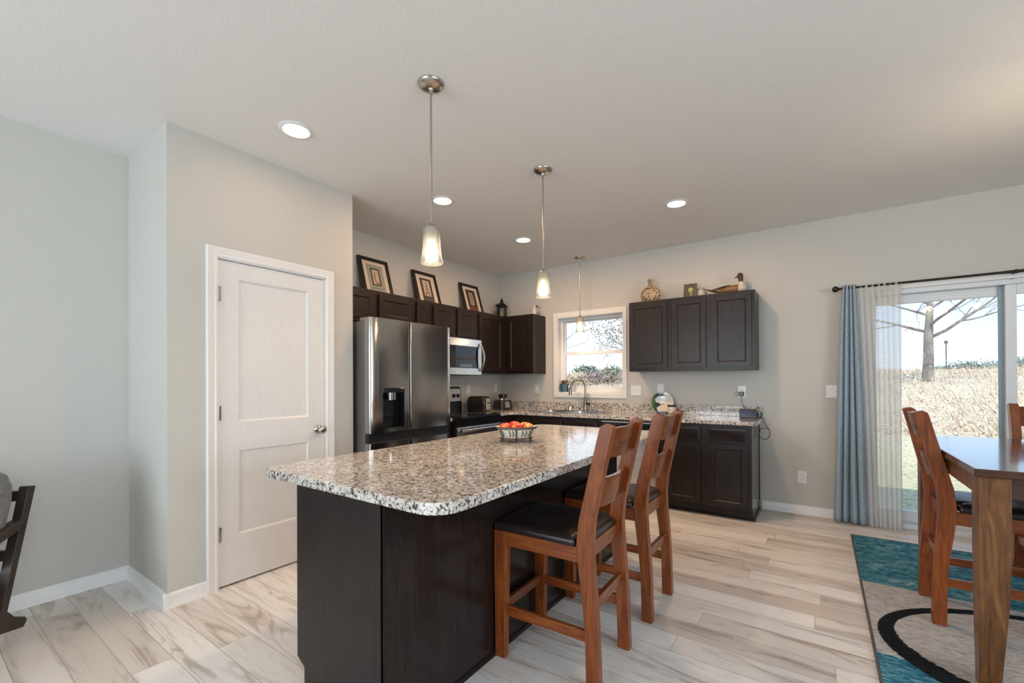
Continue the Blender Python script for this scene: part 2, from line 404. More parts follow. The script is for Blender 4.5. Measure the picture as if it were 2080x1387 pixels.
# pantry closet walls (with the door opening)
PD0, PD1, PDZ = 1.149, 1.865, 2.032
w = MB(); w.box(XP-.115, XP, PY0, PD0, 0, H); w.box(XP-.115, XP, PD1, PY1, 0, H); w.box(XP-.115, XP, PD0, PD1, PDZ, H)
w.box(XL, XP-.115, PY0, PY0+.115, 0, H); w.box(XL, XP-.115, PY1-.115, PY1, 0, H)
struct('wall_pantry', w, 'wall')
FX0, FX1, FZ0, FZ1 = -3.15, -.25, .55, 2.35
w = MB(); w.box(XL-.15, FX0, YF-.14, YF, 0, H); w.box(FX1, XR+.15, YF-.14, YF, 0, H); w.box(FX0, FX1, YF-.14, YF, 0, FZ0); w.box(FX0, FX1, YF-.14, YF, FZ1, H)
struct('wall_front', w, 'wall')
RY0, RY1, RZ0, RZ1 = -1.4, 1.6, .75, 2.25
w = MB(); w.box(XR, XR+.14, YF, RY0, 0, H); w.box(XR, XR+.14, RY1, YB, 0, H); w.box(XR, XR+.14, RY0, RY1, 0, RZ0); w.box(XR, XR+.14, RY0, RY1, RZ1, H)
struct('wall_right', w, 'wall')

def baseboard(name, axis, fixed, sgn, a, b):
    prof = [(0, 0), (.024, 0), (.022, .012), (.013, .02), (.013, .062), (.010, .074), (.004, .082), (0, .082)]
    mb = MB()
    if axis == 'x': mb.prism([(fixed+sgn*p, z) for p, z in prof], 'x', a, b)
    else: mb.prism([(fixed+sgn*p, z) for p, z in prof], 'y', a, b)
    return struct(name, mb, 'trim', smooth=50)
baseboard('baseboard_back', 'x', YB, -1, -.478, DX0-.075)
baseboard('baseboard_left', 'y', XL, 1, YF, PY0-.0)
baseboard('baseboard_pantry_side', 'x', PY0, -1, XL, XP+.024)
baseboard('baseboard_pantry', 'y', XP, 1, PY0-.024, PD0-.062)

# ------------------------------------------------------------------ pantry door
d1 = struct_root('door_1', (XP, (PD0+PD1)/2, 0), 'white two-panel pantry door in a white moulded casing')
def door_casing():
    mb = MB(); ow = .062
    prof = [(0, 0), (0, .008), (.010, .013), (.02, .010), (.045, .016), (.056, .018), (.062, .014), (.062, 0)]
    def run(path):
        rings = []
        for (y, z, dy, dz) in path: rings.append([(XP+h, y+dy*q, z+dz*q) for q, h in prof])
        mb.loft(rings)
    run([(PD0, 0, -1, 0), (PD0, PDZ, -1, 1), (PD1, PDZ, 1, 1), (PD1, 0, 1, 0)])
    return mb
part('door_casing', door_casing(), 'trim', d1, smooth=30)
mb = MB(); mb.box(XP-.115, XP, PD0, PD0+.006, 0, PDZ); mb.box(XP-.115, XP, PD1-.006, PD1, 0, PDZ); mb.box(XP-.115, XP, PD0, PD1, PDZ-.006, PDZ); 
part('door_jamb', mb, 'trim', d1)
def panel_slab(mb, M, W, Hh, t, panels, depth=.009, slope=.009):
    """slab in local x (0..W), z (0..Hh); front at y=0 facing -y, with recessed panels (x0,x1,z0,z1)"""
    xs = sorted({0, W, *[p[0] for p in panels], *[p[1] for p in panels]}); zs = sorted({0, Hh, *[p[2] for p in panels], *[p[3] for p in panels]})
    def q(*P):
        mb.bm.faces.new([mb.bm.verts.new(M @ Vector(p)) for p in P])
    for i in range(len(xs)-1):
        for j in range(len(zs)-1):
            x0, x1, z0, z1 = xs[i], xs[i+1], zs[j], zs[j+1]
            if any(p[0] <= x0 and x1 <= p[1] and p[2] <= z0 and z1 <= p[3] for p in panels): continue
            q((x0, 0, z0), (x1, 0, z0), (x1, 0, z1), (x0, 0, z1))
    for x0, x1, z0, z1 in panels:
        s = slope
        q((x0, 0, z0), (x1, 0, z0), (x1-s, depth, z0+s), (x0+s, depth, z0+s)); q((x1, 0, z0), (x1, 0, z1), (x1-s, depth, z1-s), (x1-s, depth, z0+s))
        q((x1, 0, z1), (x0, 0, z1), (x0+s, depth, z1-s), (x1-s, depth, z1-s)); q((x0, 0, z1), (x0, 0, z0), (x0+s, depth, z0+s), (x0+s, depth, z1-s))
        q((x0+s, depth, z0+s), (x1-s, depth, z0+s), (x1-s, depth, z1-s), (x0+s, depth, z1-s))
    q((0, 0, 0), (0, t, 0), (W, t, 0), (W, 0, 0)); q((0, 0, Hh), (W, 0, Hh), (W, t, Hh), (0, t, Hh))
    q((0, 0, 0), (0, 0, Hh), (0, t, Hh), (0, t, 0)); q((W, 0, 0), (W, t, 0), (W, t, Hh), (W, 0, Hh)); q((0, t, 0), (0, t, Hh), (W, t, Hh), (W, t, 0))
    bmesh.ops.remove_doubles(mb.bm, verts=mb.bm.verts, dist=1e-5)
    return mb
def M_yx(x, y0, z0):   # local x -> +Y world, local -y -> +X world (front faces +X)
    return Matrix(((0, -1, 0, x), (1, 0, 0, y0), (0, 0, 1, z0), (0, 0, 0, 1)))
def M_back(x0, y, z0):  # front faces -Y
    return Matrix.Translation((x0, y, z0))
def M_left(x, y1, z0):  # front faces -X, local x -> -Y
    return Matrix(((0, 1, 0, x), (-1, 0, 0, y1), (0, 0, 1, z0), (0, 0, 0, 1)))
DW_ = PD1-PD0-.016
part('door_leaf', panel_slab(MB(), M_yx(XP-.006, PD0+.008, .012), DW_, PDZ-.022, .035,
     [(.115, DW_-.125, .295, .825), (.115, DW_-.125, 1.005, 1.905)], .010, .012), 'doorwhite', d1, smooth=20)
mb = MB(); RM = Matrix.Translation((XP-.006, 1.806, .921)) @ Matrix.Rotation(pi/2, 4, 'Y')
mb.lathe([(.0325, 0), (.0325, .004), (.028, .009), (.012, .012), (.011, .03), (.016, .036), (.027, .045), (.0295, .056), (.027, .066), (.018, .073), (.001, .075)], M=RM)
part('door_knob', mb, 'nickel', d1, smooth=50, label='brushed nickel round knob')
for z in (.333, 1.077, 1.812):
    mb = MB(); mb.cyl((XP+.004, PD0+.004, z-.045), (XP+.004, PD0+.004, z+.045), .006, seg=10)
    mb.box(XP-.005, XP+.001, PD0-.001, PD0+.02, z-.044, z+.044)
    part('hinge', mb, 'chrome', d1, label='satin metal hinge')

# ------------------------------------------------------------------ kitchen window
w1 = struct_root('window_1', ((WX0+WX1)/2, YB, WZ0), 'white single-hung kitchen window over the sink')
def frame_rect(mb, x0, x1, y0, y1, z0, z1, wl_, wr, wb, wt):
    mb.box(x0, x0+wl_, y0, y1, z0, z1); mb.box(x1-wr, x1, y0, y1, z0, z1)
    mb.box(x0+wl_, x1-wr, y0, y1, z0, z0+wb); mb.box(x0+wl_, x1-wr, y0, y1, z1-wt, z1); return mb
part('casing', frame_rect(MB(), WX0-.058, WX1+.045, YB-.016, YB, WZ0-.06, WZ1+.068, .058, .045, .06, .068), 'trim', w1, bevel=.004)
part('jamb_liner', frame_rect(MB(), WX0, WX1, YB+.0, YB+.10, WZ0, WZ1, .008, .008, .01, .008), 'trim', w1)
part('frame', frame_rect(MB(), WX0+.008, WX1-.008, YB+.075, YB+.14, WZ0+.01, WZ1-.008, .035, .02, .03, .03), 'vinyl', w1, bevel=.003)
ZM = 1.617
part('upper_sash', frame_rect(MB(), WX0+.043, WX1-.028, YB+.11, YB+.132, ZM-.005, WZ1-.038, .02, .012, .03, .015), 'vinyl', w1, bevel=.003)
part('lower_sash', frame_rect(MB(), WX0+.043, WX1-.028, YB+.08, YB+.106, WZ0+.035, ZM+.022, .028, .02, .035, .038), 'vinyl', w1, bevel=.003)
part('glass_pane', MB().box(WX0+.06, WX1-.038, YB+.119, YB+.122, ZM+.02, WZ1-.05), 'glass', w1)
part('glass_pane', MB().box(WX0+.068, WX1-.045, YB+.092, YB+.095, WZ0+.066, ZM-.012), 'glass', w1)

# ------------------------------------------------------------------ sliding patio door
d2 = struct_root('door_2', ((DX0+DX1)/2, YB, 0), 'white two-panel sliding glass patio door')
mb = MB(); mb.box(DX0-.06, DX0, YB-.016, YB, 0, DZ1+.06); mb.box(DX1, DX1+.06, YB-.016, YB, 0, DZ1+.06); mb.box(DX0, DX1, YB-.016, YB, DZ1, DZ1+.055)
part('casing', mb, 'trim', d2, bevel=.004)
part('frame', frame_rect(MB(), DX0, DX1, YB, YB+.14, 0.0, DZ1, .035, .035, .03, .04), 'vinyl', d2, bevel=.003)
part('threshold', MB().box(DX0+.035, DX1-.035, YB-.012, YB+.13, 0, .045), 'vinyl', d2, bevel=.004)
mb = frame_rect(MB(), DX0+.035, 1.232, YB+.075, YB+.115, .045, DZ1-.04, .075, .048, .09, .075); part('sliding_panel', mb, 'vinyl', d2, bevel=.004)
mb = MB(); mb.box(1.150, 1.178, YB+.055, YB+.076, .05, DZ1-.045); part('stile_cover', mb, pm('stile_grey_blue', (.30, .42, .48), (.26, .38, .44), 40, .4), d2, bevel=.003, label='blue-grey stile')  # narrow strip in plain blue-grey where the two door panels meet
mb = frame_rect(MB(), 1.178, DX1-.035, YB+.02, YB+.06, .045, DZ1-.04, .062, .075, .09, .075); part('fixed_panel', mb, 'vinyl', d2, bevel=.004)
part('glass_pane', MB().box(DX0+.10, 1.19, YB+.093, YB+.097, .12, DZ1-.10), 'glass', d2)
part('glass_pane', MB().box(1.235, DX1-.10, YB+.038, YB+.042, .12, DZ1-.10), 'glass', d2)

# windows of the living room (behind and beside the camera)
w2 = struct_root('window_2', ((FX0+FX1)/2, YF, FZ0)); mb = frame_rect(MB(), FX0, FX1, YF-.1, YF-.04, FZ0, FZ1, .05, .05, .05, .05); mb.box(-1.74, -1.66, YF-.1, YF-.04, FZ0, FZ1)
part('frame', mb, 'vinyl', w2); part('casing', frame_rect(MB(), FX0-.06, FX1+.06, YF, YF+.016, FZ0-.06, FZ1+.06, .06, .06, .06, .06), 'trim', w2)
w3 = struct_root('window_3', (XR, (RY0+RY1)/2, RZ0))
mb = MB()
for a, b_ in ((RY0, RY0+.05), (RY1-.05, RY1), (.06, .14)): mb.box(XR+.04, XR+.1, a, b_, RZ0, RZ1)
mb.box(XR+.04, XR+.1, RY0, RY1, RZ0, RZ0+.05); mb.box(XR+.04, XR+.1, RY0, RY1, RZ1-.05, RZ1); part('frame', mb, 'vinyl', w3)

# ------------------------------------------------------------------ cabinets
def cab_front(mb, M, W, Hh, frame=.048, t=.019):
    return panel_slab(mb, M, W, Hh, t, [(frame, W-frame, frame, Hh-frame)], .0075, .007)
def drawer_front(mb, M, W, Hh, t=.019):
    return panel_slab(mb, M, W, Hh, t, [(.012, W-.012, .012, Hh-.012)], -.003, .006)
UZ0, UZ1, UD = 1.365, 2.115, .305
# right upper cabinet on the back wall (two boxes side by side: one single-door, one double-door)
UX0, UX1, UF = -1.705, -.492, YB-.31
def upper_back(x0, x1, doors, label, group='upper cabinets'):
    t = thing('upper_cabinet', label, 'cabinet', ((x0+x1)/2, YB-.155, UZ0), group=group)
    part('carcass', MB().box(x0+.0005, x1-.0005, UF, YB-.001, UZ0, UZ1), 'cab', t, bevel=.0015)
    for a, b_ in doors:
        part('door', cab_front(MB(), M_back(a, UF-.019, UZ0+.032), b_-a, UZ1-UZ0-.062), 'cab', t, bevel=.002)
    return t
upper_back(-1.705, -1.255, [(-1.690, -1.292)], 'dark espresso single-door wall cabinet right of the kitchen window, under the spotted vase')
upper_back(-1.255, UX1, [(-1.238, -.920), (-.862, -.520)], 'dark espresso double-door wall cabinet under the wooden duck')
# left uppers
LFX = XL+.32
def upper_left(y0, y1, z0, doors, label, x1=LFX):
    t = thing('upper_cabinet', label, 'cabinet', (XL+.16, (y0+y1)/2, z0), group='upper cabinets')
    part('carcass', MB().box(XL+.001, x1, y0+.0005, y1-.0005, z0, UZ1), 'cab', t, bevel=.0015)
    for a, b_ in doors:
        part('door', cab_front(MB(), M_yx(x1+.019, a, z0+.03), b_-a, UZ1-z0-.06, frame=.05), 'cab', t, bevel=.002)
    return t
upper_left(PY1+.005, 3.05, 1.815, [(PY1+.03, 2.565), (2.62, 3.02)], 'wide dark two-door cabinet over the refrigerator')
upper_left(3.05, 3.29, 1.365, [(3.09, 3.255)], 'narrow dark single-door wall cabinet between refrigerator and microwave')
upper_left(3.29, 4.05, 1.757, [(3.325, 3.635), (3.70, 4.02)], 'short dark two-door cabinet directly above the microwave')
upper_left(4.05, UF-.001, UZ0, [(4.088, 4.555)], 'tall dark wall cabinet right of the microwave, beneath the black lantern')
t = thing('upper_cabinet', 'dark corner wall cabinet left of the kitchen window, beneath the white bird', 'cabinet', (-3.2, YB-.155, UZ0), group='upper cabinets')
part('carcass', MB().box(XL+.001, -2.945, UF, YB-.001, UZ0, UZ1), 'cab', t, bevel=.0015)
part('door', cab_front(MB(), M_back(-3.325, UF-.019, UZ0+.03), .365, UZ1-UZ0-.06, frame=.05), 'cab', t, bevel=.002)

# base cabinets, back run
BF = 4.385
def base_back(x0, x1, label, drawers, doors, end=False, group='base cabinets'):
    t = thing('base_cabinet', label, 'cabinet', ((x0+x1)/2, (BF+YB)/2, 0), group=group)
    xe = x1-(.004 if end else .0005); mb = MB(); mb.box(x0+.0005, xe, BF, BF+.019, .105, ZCB-.001); mb.box(x0+.0005, xe, BF+.019, YB-.03, .105, .123); mb.box(x0+.0005, xe, YB-.042, YB-.03, .123, ZCB-.001)
    mb.box(x0+.0005, x0+.017, BF+.019, YB-.042, .123, ZCB-.001); mb.box(xe-.016, xe, BF+.019, YB-.042, .123, ZCB-.001)
    part('carcass', mb, 'cab', t)
    part('toe_kick', MB().box(x0+.0005, x1-.004, BF+.07, BF+.085, 0, .105), 'cab', t)
    for a, b_ in drawers: part('drawer', drawer_front(MB(), M_back(a, BF-.019, .705), b_-a, .125), 'cab', t, bevel=.003)
    for a, b_ in doors: part('door', cab_front(MB(), M_back(a, BF-.019, .112), b_-a, .572), 'cab', t, bevel=.002)
    if end:
        mb = MB(); mb.prism([(BF+.001, .105), (BF+.001, ZCB-.001), (YB-.003, ZCB-.001), (YB-.003, 0), (BF+.075, 0), (BF+.075, .105)], 'x', x1-.004, x1)
        part('end_panel', mb, 'endgloss', t)
        part('scribe_strip', MB().box(x1, x1+.004, YB-.022, YB-.001, .083, ZCB-.001), 'cab', t)
        mb = MB(); mb.prism([(0, 0), (.016, 0), (.014, .012), (.004, .02), (0, .02)], 'y', BF+.06, YB-.026, M=Matrix.Translation((x1, 0, 0)))
        mb.box(x0, x1+.014, BF+.052, BF+.07, 0, .018)
        part('shoe_moulding', mb, 'cab', t, bevel=.003)
    return t
base_back(-1.305, -.495, 'dark base cabinet with two drawers over two doors at the counter\'s right end', [(-1.245, -.921), (-.852, -.527)], [(-1.245, -.921), (-.852, -.527)], end=True)
base_back(-2.80, -1.92, 'dark sink base cabinet with two false drawer fronts under the sink', [(-2.76, -2.385), (-2.34, -1.955)], [(-2.76, -2.385), (-2.34, -1.955)])
t = thing('base_cabinet', 'dark corner base cabinet between the range and the sink cabinet', 'cabinet', (-3.3, 4.6, 0), group='base cabinets')
part('carcass', MB().box(XL+.03, -2.8005, BF, YB-.03, .105, ZCB-.001).box(XL+.03, -3.085, 4.056, BF, .105, ZCB-.001), 'cab', t)
part('toe_kick', MB().box(-3.16, -2.8005, BF+.07, BF+.085, 0, .105), 'cab', t)
part('drawer', drawer_front(MB(), M_back(-3.03, BF-.019, .705), .21, .125), 'cab', t, bevel=.003)
part('door', cab_front(MB(), M_back(-3.03, BF-.019, .112), .21, .572), 'cab', t, bevel=.002)
t = thing('base_cabinet', 'narrow dark base cabinet between the refrigerator and the range', 'cabinet', (-3.35, 3.17, 0), group='base cabinets')
part('carcass', MB().box(XL+.002, -3.085, 3.056, 3.283, .105, ZCB-.001), 'cab', t)
part('toe_kick', MB().box(-3.17, -3.155, 3.056, 3.283, 0, .105), 'cab', t)
part('door', cab_front(MB(), M_yx(-3.066, 3.07, .112), .2, .72, frame=.04), 'cab', t, bevel=.002)

# countertops
def rounded(poly, radii, seg=7):
    out = []
    n_ = len(poly)
    for i in range(n_):
        p0, p, p1 = Vector(poly[i-1]), Vector(poly[i]), Vector(poly[(i+1) % n_]); r = radii[i]
        if r <= 0: out.append(tuple(p)); continue
        a = (p0-p).normalized(); b = (p1-p).normalized()
        for k_ in range(seg+1):
            s_ = k_/seg; q0 = p+a*r*(1-s_); q1 = p+b*r*s_
            out.append(tuple(q0*(1-s_)+q1*s_))
    return out
CF, CXL = 4.350, -3.050
SKX0, SKX1, SKY0, SKY1 = -2.83, -2.02, 4.425, 4.855      # sink cut-out
ct = thing('kitchen_countertop', 'speckled laminate countertop with sink along the back wall', 'countertop', (-2.0, 4.65, ZCB))
mb = MB()
# L-shaped top split around the sink cut-out
corner = [(CXL, 4.056), (CXL, CF-.07), (CXL+.07, CF), (SKX0, CF), (SKX0, YB-.002), (XL+.002, YB-.002), (XL+.002, 4.056)]
mb.prism(corner, 'z', ZCB, ZC)
mb.box(SKX0, SKX1, CF, SKY0, ZCB, ZC); mb.box(SKX0, SKX1, SKY1, YB-.002, ZCB, ZC)
mb.prism(rounded([(SKX1, CF), (-.452, CF), (-.452, YB-.002), (SKX1, YB-.002)], [0, .075, 0, 0]), 'z', ZCB, ZC)
part('worktop', mb, 'granite', ct, bevel=.004)
mb = MB(); mb.box(-3.668, -.462, YB-.021, YB-.002, ZC, 1.002); mb.box(XL+.002, XL+.021, 4.056, YB-.021, ZC, 1.002)
part('backsplash', mb, 'granite', ct, bevel=.003)
c2 = tag(part('small_countertop', MB().box(XL+.002, CXL, 3.052, 3.284, ZCB, ZC), 'granite', bevel=.004), 'narrow speckled counter piece between refrigerator and range', 'countertop')

# sink
sk = thing('kitchen_sink', 'double-bowl stainless sink set into the back counter', 'sink', (-2.42, 4.64, ZC))
mb = frame_rect(MB(), -2.86, -1.99, 0, 1, 0, 1, .1, .1, .1, .1) if False else MB()
def rimmed(mb, X0, X1, Y0, Y1, holes, z0, z1):
    xs = sorted({X0, X1, *[h[0] for h in holes], *[h[1] for h in holes]}); ys = sorted({Y0, Y1, *[h[2] for h in holes], *[h[3] for h in holes]})
    for i in range(len(xs)-1):
        for j in range(len(ys)-1):
            c_ = ((xs[i]+xs[i+1])/2, (ys[j]+ys[j+1])/2)
            if any(h[0] < c_[0] < h[1] and h[2] < c_[1] < h[3] for h in holes): continue
            mb.box(xs[i], xs[i+1], ys[j], ys[j+1], z0, z1)
    return mb
holes = [(-2.80, -2.445, 4.455, 4.80), (-2.405, -2.05, 4.455, 4.80)]
part('rim', rimmed(mb, -2.85, -2.0, 4.41, 4.875, holes, ZC, ZC+.006), 'sinksteel', sk)
for x0, x1, y0, y1 in holes:
    def bowl(u, v, x0=x0, x1=x1, y0=y0, y1=y1):
        return None
    mb = MB(); rings = []
    for inset, z in ((0, ZC+.006), (.004, ZC-.02), (.01, ZC-.15), (.03, ZC-.175), (.06, ZC-.18)):
        P = rounded([(x0+inset, y0+inset), (x1-inset, y0+inset), (x1-inset, y1-inset), (x0+inset, y1-inset)], [.05]*4)
        rings.append([(p[0], p[1], z) for p in P])
    mb.loft(rings, caps=False); mb.bm.faces.new([mb.bm.verts.new(p) for p in rings[-1]])
    part('bowl', mb, 'sinksteel', sk)

# faucet
FXc, FYc = -2.325, 4.845
fz = ZC+.006
fa = thing('kitchen_faucet', 'tall gooseneck pull-down faucet in brushed nickel behind the sink', 'faucet', (FXc, FYc, fz))
part('base', MB().lathe([(.03, fz), (.03, fz+.006), (.024, fz+.01), (.022, fz+.02), (.022, fz+.14), (.018, fz+.15), (.015, fz+.17)], FXc, FYc), 'faucet', fa)
dirn = Vector((-.82, -.57, 0)).normalized(); R_ = .085
pts = [Vector((FXc, FYc, fz+.15+.02*i)) for i in range(8)]
for i in range(1, 15):
    a = pi*i/14*1.0
    pts.append(Vector((FXc, FYc, fz+.29))+dirn*(R_-R_*cos(a))+Vector((0, 0, R_*sin(a))))
part('spout', MB().tube(pts, .0115, 12), 'faucet', fa)
e_ = pts[-1]; part('spray_head', MB().tube([e_, e_+Vector((0, 0, -.03))+dirn*.004, e_+Vector((0, 0, -.10))+dirn*.014], [.013, .016, .02], 14), 'faucet', fa)
mb = MB(); hz = fz+.085
mb.cyl((FXc+.018, FYc-.008, hz), (FXc+.085, FYc-.03, hz), .014, seg=14); mb.tube([(FXc+.085, FYc-.03, hz-.012), (FXc+.088, FYc-.031, hz+.075)], [.009, .006], 10)
part('lever_handle', mb, 'faucet', fa)
sd = thing('soap_dispenser', 'short nickel soap pump beside the faucet\'s right', 'soap dispenser', (-2.11, 4.845, fz))
part('body', MB().lathe([(.018, fz), (.018, fz+.005), (.010, fz+.01), (.009, fz+.07), (.011, fz+.075), (.001, fz+.085)], -2.11, 4.845, 16), 'nickel', sd)
part('nozzle', MB().tube([(-2.11, 4.845, fz+.072), (-2.14, 4.825, fz+.074), (-2.165, 4.81, fz+.066)], .006, 8), 'nickel', sd)
tag(part('air_gap_cap', MB().lathe([(.022, fz), (.022, fz+.05), (.019, fz+.06), (.001, fz+.062)], -2.53, 4.845, 18), 'chrome'), 'small chrome air-gap cylinder left of the faucet', 'sink fitting')

# dishwasher
dw = thing('dishwasher', 'stainless dishwasher with black control strip under the back counter', 'dishwasher', (-1.61, 4.6, 0))
part('body', MB().box(-1.913, -1.312, BF+.012, YB-.04, .1, ZCB-.012), 'plastic_black', dw)
part('door', MB().box(-1.911, -1.313, BF-.02, BF+.011, .115, .715), 'steel_h', dw, bevel=.006)
part('control_panel', MB().box(-1.911, -1.313, BF-.024, BF+.011, .718, .828), 'black_glass', dw, bevel=.004)
part('top_trim', MB().box(-1.911, -1.313, BF-.02, BF+.011, .83, .845), 'steel_h', dw, bevel=.002)
pmk = pm('panel_marks', (.35, .37, .4), None, 50, .5)
for i in range(7): part('button', MB().box(-1.875+i*.024, -1.862+i*.024, BF-.0252, BF-.024, .765, .778), pmk, dw)
for i in range(3): part('button', MB().box(-1.40+i*.02, -1.39+i*.02, BF-.0252, BF-.024, .77, .776), pmk, dw)
part('toe_plate', MB().box(-1.911, -1.313, BF+.06, BF+.075, 0, .098), 'plastic_black', dw)

# ------------------------------------------------------------------ refrigerator
FY0, FY1, FXF, FZT = 2.137, 3.043, -2.83, 1.772
YM = (FY0+FY1)/2-.05*0+.0
YM = 2.533
fr = thing('refrigerator', 'large stainless side-by-side refrigerator with ice dispenser beside the pantry', 'refrigerator', (-3.25, 2.59, 0))
part('cabinet_body', MB().box(XL+.03, FXF-.087, FY0+.004, FY1-.004, .012, FZT-.022), 'fridge_side', fr, bevel=.004, label='dark grey cabinet body')
for y in (FY0+.03, FY1-.03):
    for x in (XL+.1, FXF-.13): part('foot', MB().cyl((x, y, 0), (x, y, .012), .02), 'rubber', fr)
def fridge_door(y0, y1, z0, z1, hole=None, bulge=.006):
    mb = MB(); ys = [0, .004, .010, .016, .024, .032, .04]; W = y1-y0
    ys = ys+[.04+(W-.08)*i/16 for i in range(1, 16)]+[W-a for a in reversed(ys)]
    zs = [z0, z1]
    if hole:
        ys = sorted(set([round(a, 5) for a in ys if not any(abs(a-(h-y0)) < .012 for h in hole[:2])]+[hole[0]-y0, hole[1]-y0])); zs = [z0, hole[2], hole[3], z1]
    def X(s_):
        x = FXF-bulge*(2*s_/W-1)**2
        c_ = min(s_, W-s_)
        if c_ < .012: x -= .012-math.sqrt(max(0, .012**2-(.012-c_)**2))
        o_ = s_ if y0 < YM-.1 else W-s_      # the outer edge rolls back in a wide soft curve
        if o_ < .07: x -= .016*(1-o_/.07)**2
        return x
    V = {(i, j): mb.bm.verts.new((X(a), y0+a, z)) for i, a in enumerate(ys) for j, z in enumerate(zs)}
    for i in range(len(ys)-1):
        for j in range(len(zs)-1):
            if hole and hole[0]-y0-1e-6 <= ys[i] and ys[i+1] <= hole[1]-y0+1e-6 and j == 1: continue
            mb.bm.faces.new((V[i, j], V[i+1, j], V[i+1, j+1], V[i, j+1]))
    mb2 = MB(); xb = FXF-.085
    return mb, X
def door_core(y0, y1, z0, z1, hole=None):
    mb = MB(); xb, xf = FXF-.084, FXF-.030
    if hole:
        mb.box(xb, xf, y0+.001, hole[0], z0, z1); mb.box(xb, xf, hole[1], y1-.001, z0, z1); mb.box(xb, xf, hole[0], hole[1], z0, hole[2]); mb.box(xb, xf, hole[0], hole[1], hole[3], z1)
        mb.box(xb, xb+.004, hole[0], hole[1], hole[2], hole[3])
    else: mb.box(xb, xf, y0+.001, y1-.001, z0, z1)
    return mb
hole = (2.246, 2.468, .893, 1.218)
for (a, b_, z0, z1, hh, nm) in ((FY0, YM-.004, .862, FZT, hole, 'door'), (YM+.004, FY1, .862, FZT, None, 'door'), (FY0, YM-.004, .06, .782, None, 'lower_door'), (YM+.004, FY1, .06, .782, None, 'lower_door')):
    m1, X = fridge_door(a, b_, z0, z1, hh)
    xs_ = FXF-.030
    for yy in (a, b_):
        m1.bm.faces.new([m1.bm.verts.new(p) for p in ((X(yy-a), yy, z0), (xs_, yy, z0), (xs_, yy, z1), (X(yy-a), yy, z1))])
    for zz in (z0, z1):
        pts2 = [(X((b_-a)*i/24), a+(b_-a)*i/24, zz) for i in range(25)]
        m1.bm.faces.new([m1.bm.verts.new(p) for p in pts2+[(xs_, b_, zz), (xs_, a, zz)]])
    dd = part(nm, m1, 'steel', fr, smooth=35)
    part('door_core', door_core(a, b_, z0, z1, hh), 'door_edge', dd, bevel=.003)
    if hh:
        y0, y1, z0h, z1h = hh
        mb = MB(); xb = FXF-.079
        mb.box(xb, xb+.004, y0, y1, z0h, z1h); mb.box(xb, FXF-.013, y0, y0+.003, z0h, z1h); mb.box(xb, FXF-.006, y1-.003, y1, z0h, z1h)
        mb.box(xb, FXF-.006, y0, y1, z1h-.003, z1h); mb.box(xb, FXF-.006, y0, y1, z0h, z0h+.008)
        ds = part('dispenser_recess', mb, 'black_glass', dd)
        mb = MB(); mb.box(FXF-.03, FXF+.001, y0+.003, y1-.003, z1h-.04, z1h-.003); part('dispenser_display', mb, 'black_glass', dd, bevel=.003)
        mb = MB(); mb.lathe([(.024, z1h-.10), (.026, z1h-.04)], FXF-.04, (y0+y1)/2-.01, 16); mb.box(FXF-.055, FXF-.03, (y0+y1)/2+.022, (y0+y1)/2+.04, z1h-.10, z1h-.04)
        part('dispenser_nozzle', mb, 'chrome', dd)
        mb = MB(); mb.box(FXF-.075, FXF-.07, y0+.05, y1-.08, z0h+.06, z1h-.12); part('dispenser_paddle', mb, 'black_glass', dd, bevel=.002)
        mb = MB(); b4 = .004
        mb.box(FXF-.018, FXF-.001, y1-.001, y1+b4, z0h-b4, z1h+b4); mb.box(FXF-.018, FXF-.0035, y0-b4, y1+b4, z0h-b4, z0h+.001); mb.box(FXF-.018, FXF-.003, y0-b4, y1+b4, z1h-.001, z1h+b4); mb.box(FXF-.018, FXF-.0065, y0-b4, y0+.001, z0h-b4, z1h+b4)
        part('dispenser_bezel', mb, 'chrome', dd)
mb = MB(); mb.box(FXF-.085, FXF-.045, FY0+.006, FY1-.006, .782, .862); part('handle_pocket', mb, 'plastic_black', fr)
for y in (FY0+.01, FY1-.06): part('hinge_cover', MB().box(FXF-.16, FXF-.05, y, y+.05, FZT-.021, FZT+.004), 'door_edge', fr, bevel=.004)
# small swirl emblem on the right door
mb = MB(); cyE, czE = 2.965, 1.712
sw = [Vector((FXF-.0085, cyE+.010*cos(a)*(1-.03*i), czE+.010*sin(a)*(1-.03*i))) for i, a in enumerate([.6+i*.42 for i in range(15)])]
mb.tube(sw, .0022, 6); mb.tube([(FXF-.0085, cyE-.016, czE+.010), (FXF-.0085, cyE-.004, czE-.004), (FXF-.0085, cyE+.018, czE+.006)], .0018, 6)
part('emblem', mb, pm('emblem_silver', (.8, .8, .8), None, 30, .3, metal=.6), fr)

# ------------------------------------------------------------------ range
RX0, RX1, RYa, RYb = XL+.005, -3.03, 3.289, 4.051
st = thing('range', 'black glass-top electric range with stainless oven door in the corner', 'stove', (-3.35, 3.67, 0))
part('body', MB().box(RX0, RX1, RYa, RYb, .03, .895), 'plastic_black', st, bevel=.003)
for x in (RX0+.06, RX1-.06):
    for y in (RYa+.06, RYb-.06): part('foot', MB().cyl((x, y, 0), (x, y, .03), .02), 'rubber', st)
part('cooktop', MB().box(RX0+.07, RX1+.02, RYa, RYb, .895, .907), 'black_glass', st, bevel=.004)
bp = pm('burner_print', (.18, .18, .18), None, 40, .4)
for (x, y, r) in ((-3.24, 3.48, .1), (-3.24, 3.86, .08), (-3.47, 3.48, .08), (-3.47, 3.86, .1)):
    part('burner_ring', MB().tube([(x+r*cos(2*pi*i/32), y+r*sin(2*pi*i/32), .9072) for i in range(33)], .0008, 4), bp, st)
